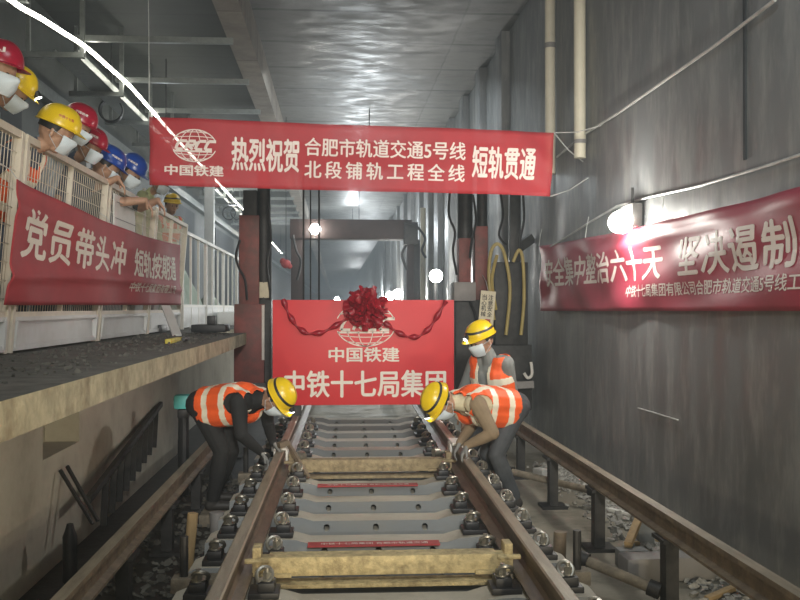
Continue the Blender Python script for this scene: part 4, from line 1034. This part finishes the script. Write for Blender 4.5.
    for a, ra, b, rb, m in prim:
        A_ = np.array(a); D_ = np.array(b) - A_; L2 = max(1e-9, D_ @ D_); tt = np.clip(((ce - A_) @ D_) / L2, 0, 1)
        ds = np.linalg.norm(ce - (A_ + tt[:, None] * D_), axis=1) - (ra + (rb - ra) * tt)
        k = ds < best; best[k] = ds[k]; idx[k] = names.index(m)
    for m in names: me.materials.append(M[m])
    me.polygons.foreach_set('material_index', idx)
    shade(me, 60)
    base = V((P.x, P.y, min(p[0].z - p[1] for p in prim)))
    me.transform(Matrix.Translation(-base)); me.name = 'person'
    o = link('person', me, None, base); tag(o, label, 'person', group)
    # vest
    if outfit.get('vest'):
        vm = fuse(vest_prims, .0075 if bulk > 1 else .010, .022, 8)
        vm.materials.clear(); vm.materials.append(M[outfit['vest']]); vm.materials.append(M['reflect'])
        bm = bmesh.new(); bm.from_mesh(vm); kill = []; kb = s * bulk
        for f in bm.faces:
            q0 = f.calc_center_median(); p = q0 - P; a = p.dot(u) / s; b = p.dot(r) / kb; c_ = p.dot(tf) / s
            pn_ = q0 - neck; pn_ = (pn_ - u * pn_.dot(u)).length / s
            if a < .015 or a > .51 or (a > .41 and pn_ < .088 + (.03 if c_ > 0 else 0)): kill.append(f); continue
            if min((q0 - sh[k] - r * k * .05 * s + u * .02 * s).length for k in (-1, 1)) < .084 * kb: kill.append(f); continue
            if outfit.get('open') and c_ > 0 and abs(b) < .045 + .02 * a: kill.append(f); continue
            band = (.085 < a < .145) or (.27 < a < .33) or (not outfit.get('open') and .085 < abs(b) < .135 and a > .27)
            if outfit.get('open') and c_ > 0 and abs(b) < .07 + .02 * a: band = True
            f.material_index = 1 if band else 0
        bmesh.ops.delete(bm, geom=kill, context='FACES'); bm.to_mesh(vm); bm.free()
        vm = apply_mods(vm, [('SOLIDIFY', dict(thickness=.006, offset=-1))]); shade(vm, 60)
        vm.transform(Matrix.Translation(-base)); link('vest', vm, o, base)
    # hair, helmet, mask, eyes
    hcap = MB()
    def hairf(a, b):
        th = 2 * PI * a; el = -.25 + (PI / 2 + .25) * b
        if math.cos(th) > .25: el = max(el, .28 + .2 * math.cos(th))
        return hc + hu * .03 * s + (hd * math.cos(th) * .113 * math.cos(el) + hr * math.sin(th) * .103 * math.cos(el) + hu * .108 * math.sin(el)) * s - hd * .008 * s
    hcap.grid(hairf, 28, 8); hcap.build('hair', M['hair'], o, smooth=60)
    helmet(o, hc + hu * .055 * s - hd * .004 * s, (hu * 1.0 - hd * .10), hd, hcol, None, txt, txt_side, strap, lamp, s)
    if mask:
        def mk(a, b):
            th = (a - .5) * 2.1; z = .012 - .115 * b; bul = math.sin(PI * min(1, max(0, b))) * .018
            rad = .098 - .022 * max(0, b - .4) + bul
            fr = .102 + bul + (.026 * math.exp(-((b - .12) / .22) ** 2) * math.exp(-(th / .35) ** 2)) + .010 - .01 * b
            return hc + (hd * math.cos(th) * (fr + .01) + hr * math.sin(th) * rad * .98 + hu * z) * s
        mo = MB().grid(mk, 16, 9).build('face_mask', M['mask'], o, smooth=60, recalc=False, mods=[('SOLIDIFY', dict(thickness=.002))])
        for k in (-1, 1):
            MB().tube([mk(.5 + k * .5, .1), hc + (hr * k * .104 - hd * .005 + hu * .01) * s, hc + (hr * k * .10 - hd * .015 - hu * .03) * s, mk(.5 + k * .5, .85)], .0018, 5).build('ear_loop', M['mask'], mo)
    for k in (-1, 1):
        MB().ball(hc + (hr * k * .034 + hd * .093 + hu * .010) * s, .0115 * s, n=10).build('eye', M['eye'], o)
    return o
def ar_leg(o, k): return o['ankles'][0 if k < 0 else 1]

# worker bending over the left rail
base = dict(top='blackcloth', legs='blackcloth', hands='glove', vest='orange', drape=.09, ankles=((-1.02, 8.22, .17), (-1.0, 7.86, .17)), toe=(1, .1, 0))
person('person in black work clothes, orange vest and yellow helmet bending over the left rail', None, (.86, -.5, 0), math.radians(84),
       (-.52, 7.92, .64), (-.60, 7.66, .60), (-.1, .6, .1), (-.3, -.4, .2), (.42, -.1, -.90), base, head_at=on_y(275, 398, 7.72), s=1.0, bulk=1.14, lamp=True, strap=True, hcol='hyellow', curl=.8, hand_dirs={1: (.5, .2, -.8), -1: (.5, .2, -.8)})
# worker bending over the right rail
base = dict(top='creamshirt', sleeve='brownsleeve', forearm='brownsleeve', legs='darkgrey', hands='glove', vest='orange', drape=.08, ankles=((1.47, 7.78, .17), (1.46, 8.14, .17)), toe=(-1, 0, 0))
person('person in orange vest, brown sleeves and yellow helmet bending over the right rail', None, (-.88, -.45, 0), math.radians(84),
       (1.04, 7.50, .66), (1.02, 7.80, .64), (.6, -.6, -.1), (.5, .4, .0), (-.32, -.12, -.93), base, head_at=on_y(442, 402, 7.6), s=1.0, bulk=1.14, lamp=True, strap=True, hcol='hyellow', curl=.8, hand_dirs={1: (-.5, 0, -.85), -1: (-.5, 0, -.85)})
# standing worker behind
base = dict(top='greyshirt', legs='darkgrey', forearm='skin', hands='skin', vest='orange', open=True, ankles=((1.62, 8.75, .085), (1.42, 8.95, .085)), toe=(-.7, -.6, 0))
person('person in grey shirt, open orange vest and yellow helmet standing behind the bending worker', None, (-.75, -.66, 0), math.radians(12),
       (1.60, 8.62, .74), (1.2, 8.8, .76), (.25, .5, 0), (-.2, .5, 0), (-.80, -.42, -.42), base, head_at=on_y(482, 341, 8.7), lamp=True, strap=True, hcol='hyellow', curl=.5, s=1.05, bulk=1.08)

# spectators on the platform
def spectator(label, px, py, X, hcol, top, legs, vest=None, lean_=26, txt=None, txt_side=1, arm=None, hd=(.8, -.05, -.5), forearm=None, strap=False, lamp=False, s=1.0, fw=(1, -.1, 0), mask=True):
    h = on_x(px, py, X); lean_r = math.radians(lean_); g = PZ - .01
    f = V(fw).normalized(); rt = f.cross(V((0, 0, 1)))
    back = h - f * (.52 * math.sin(lean_r) * s + .04) ; bx = V((min(back.x - .06, -2.56), back.y, g + .085))
    b = dict(top=top, legs=legs, ankles=(tuple(bx - rt * .12), tuple(bx + rt * .12)), forearm=forearm or top)
    if vest: b['vest'] = vest
    zt = PZ + 1.49
    if arm is None: arm = (None, None)
    xw = fx(zt) + .10
    wl = arm[0] or (-2.36, h.y + .20, PZ + .98); wr = arm[1] or (-2.36, h.y - .20, PZ + .98)
    return person(label, None, fw, lean_r, wl, wr, (-.3, .6, -.5), (-.3, -.6, -.5), hd, b, head_at=h, hcol=hcol, txt=txt, txt_side=txt_side, strap=strap, lamp=lamp, s=s, curl=.45, mask=mask, crane=.085, bulk=.95,
                  group='spectators behind the fence', voxel=.0075, hand_dirs={1: (.55, .1, -.8) if arm[1] else (.1, 0, -1), -1: (.55, .1, -.8) if arm[0] else (.1, 0, -1)})
spectator('person in red helmet and face mask leaning over the fence at the left edge', -5, 73, -2.03, 'hred', 'darkgrey', 'darkgrey', 'orange', 32, 'T.J', 1, s=1.1, hd=(.9, -.2, -.3))
spectator('person in yellow helmet half hidden behind the nearest red-helmeted spectator', 10, 91, -2.13, 'hyellow', 'blueshirt', 'navyshirt', None, 36, lamp=True, hd=(.75, .1, -.65))
spectator('person in yellow helmet and orange vest leaning over the fence above its banner', 55, 133, -1.98, 'hyellow', 'navyshirt', 'navyshirt', 'orange', 34, '中铁十七局', 1, s=1.1, hd=(.8, .2, -.42))
spectator('person in red helmet just behind the yellow-helmeted spectator', 76, 127, -2.03, 'hred', 'blueshirt', 'navyshirt', None, 28, '中国铁建', 1, s=1.02, hd=(.8, -.1, -.5))
spectator('person in red helmet with a bare forearm laid over the fence', 89, 148, -2.14, 'hred', 'navyshirt', 'navyshirt', None, 32, '中国铁建', 1, forearm='skin', arm=((-1.98, 8.78, 2.93), None), hd=(.82, -.2, -.5))
spectator('person in blue helmet, left of the other blue helmet', 105, 167, -2.12, 'hblue', 'navyshirt', 'navyshirt', None, 36, '中国铁建', 1, s=1.12, hd=(.75, .3, -.55))
spectator('person in blue helmet with arms stretched over the fence beside the overhead banner', 129, 173, -2.07, 'hblue', 'darkgrey', 'navyshirt', None, 36, '中国铁建', 1, s=1.1, forearm='skin', arm=((-1.80, 9.75, 2.84), (-1.86, 9.42, 2.80)), hd=(.75, -.28, -.6))
spectator('person in pale hi-vis clothing mostly hidden behind the left end of the overhead banner', 160, 184, -2.15, 'hblue', 'greenvest', 'navyshirt', None, 34, forearm='greenvest', hd=(.75, -.4, -.4))
spectator('person in strapped yellow helmet below the left end of the overhead banner', 172, 206, -2.3, 'hyellow', 'greenvest', 'navyshirt', 'orange', 10, strap=True, hd=(.5, -.8, -.2), fw=(.6, -.8, 0), mask=False, s=.96)
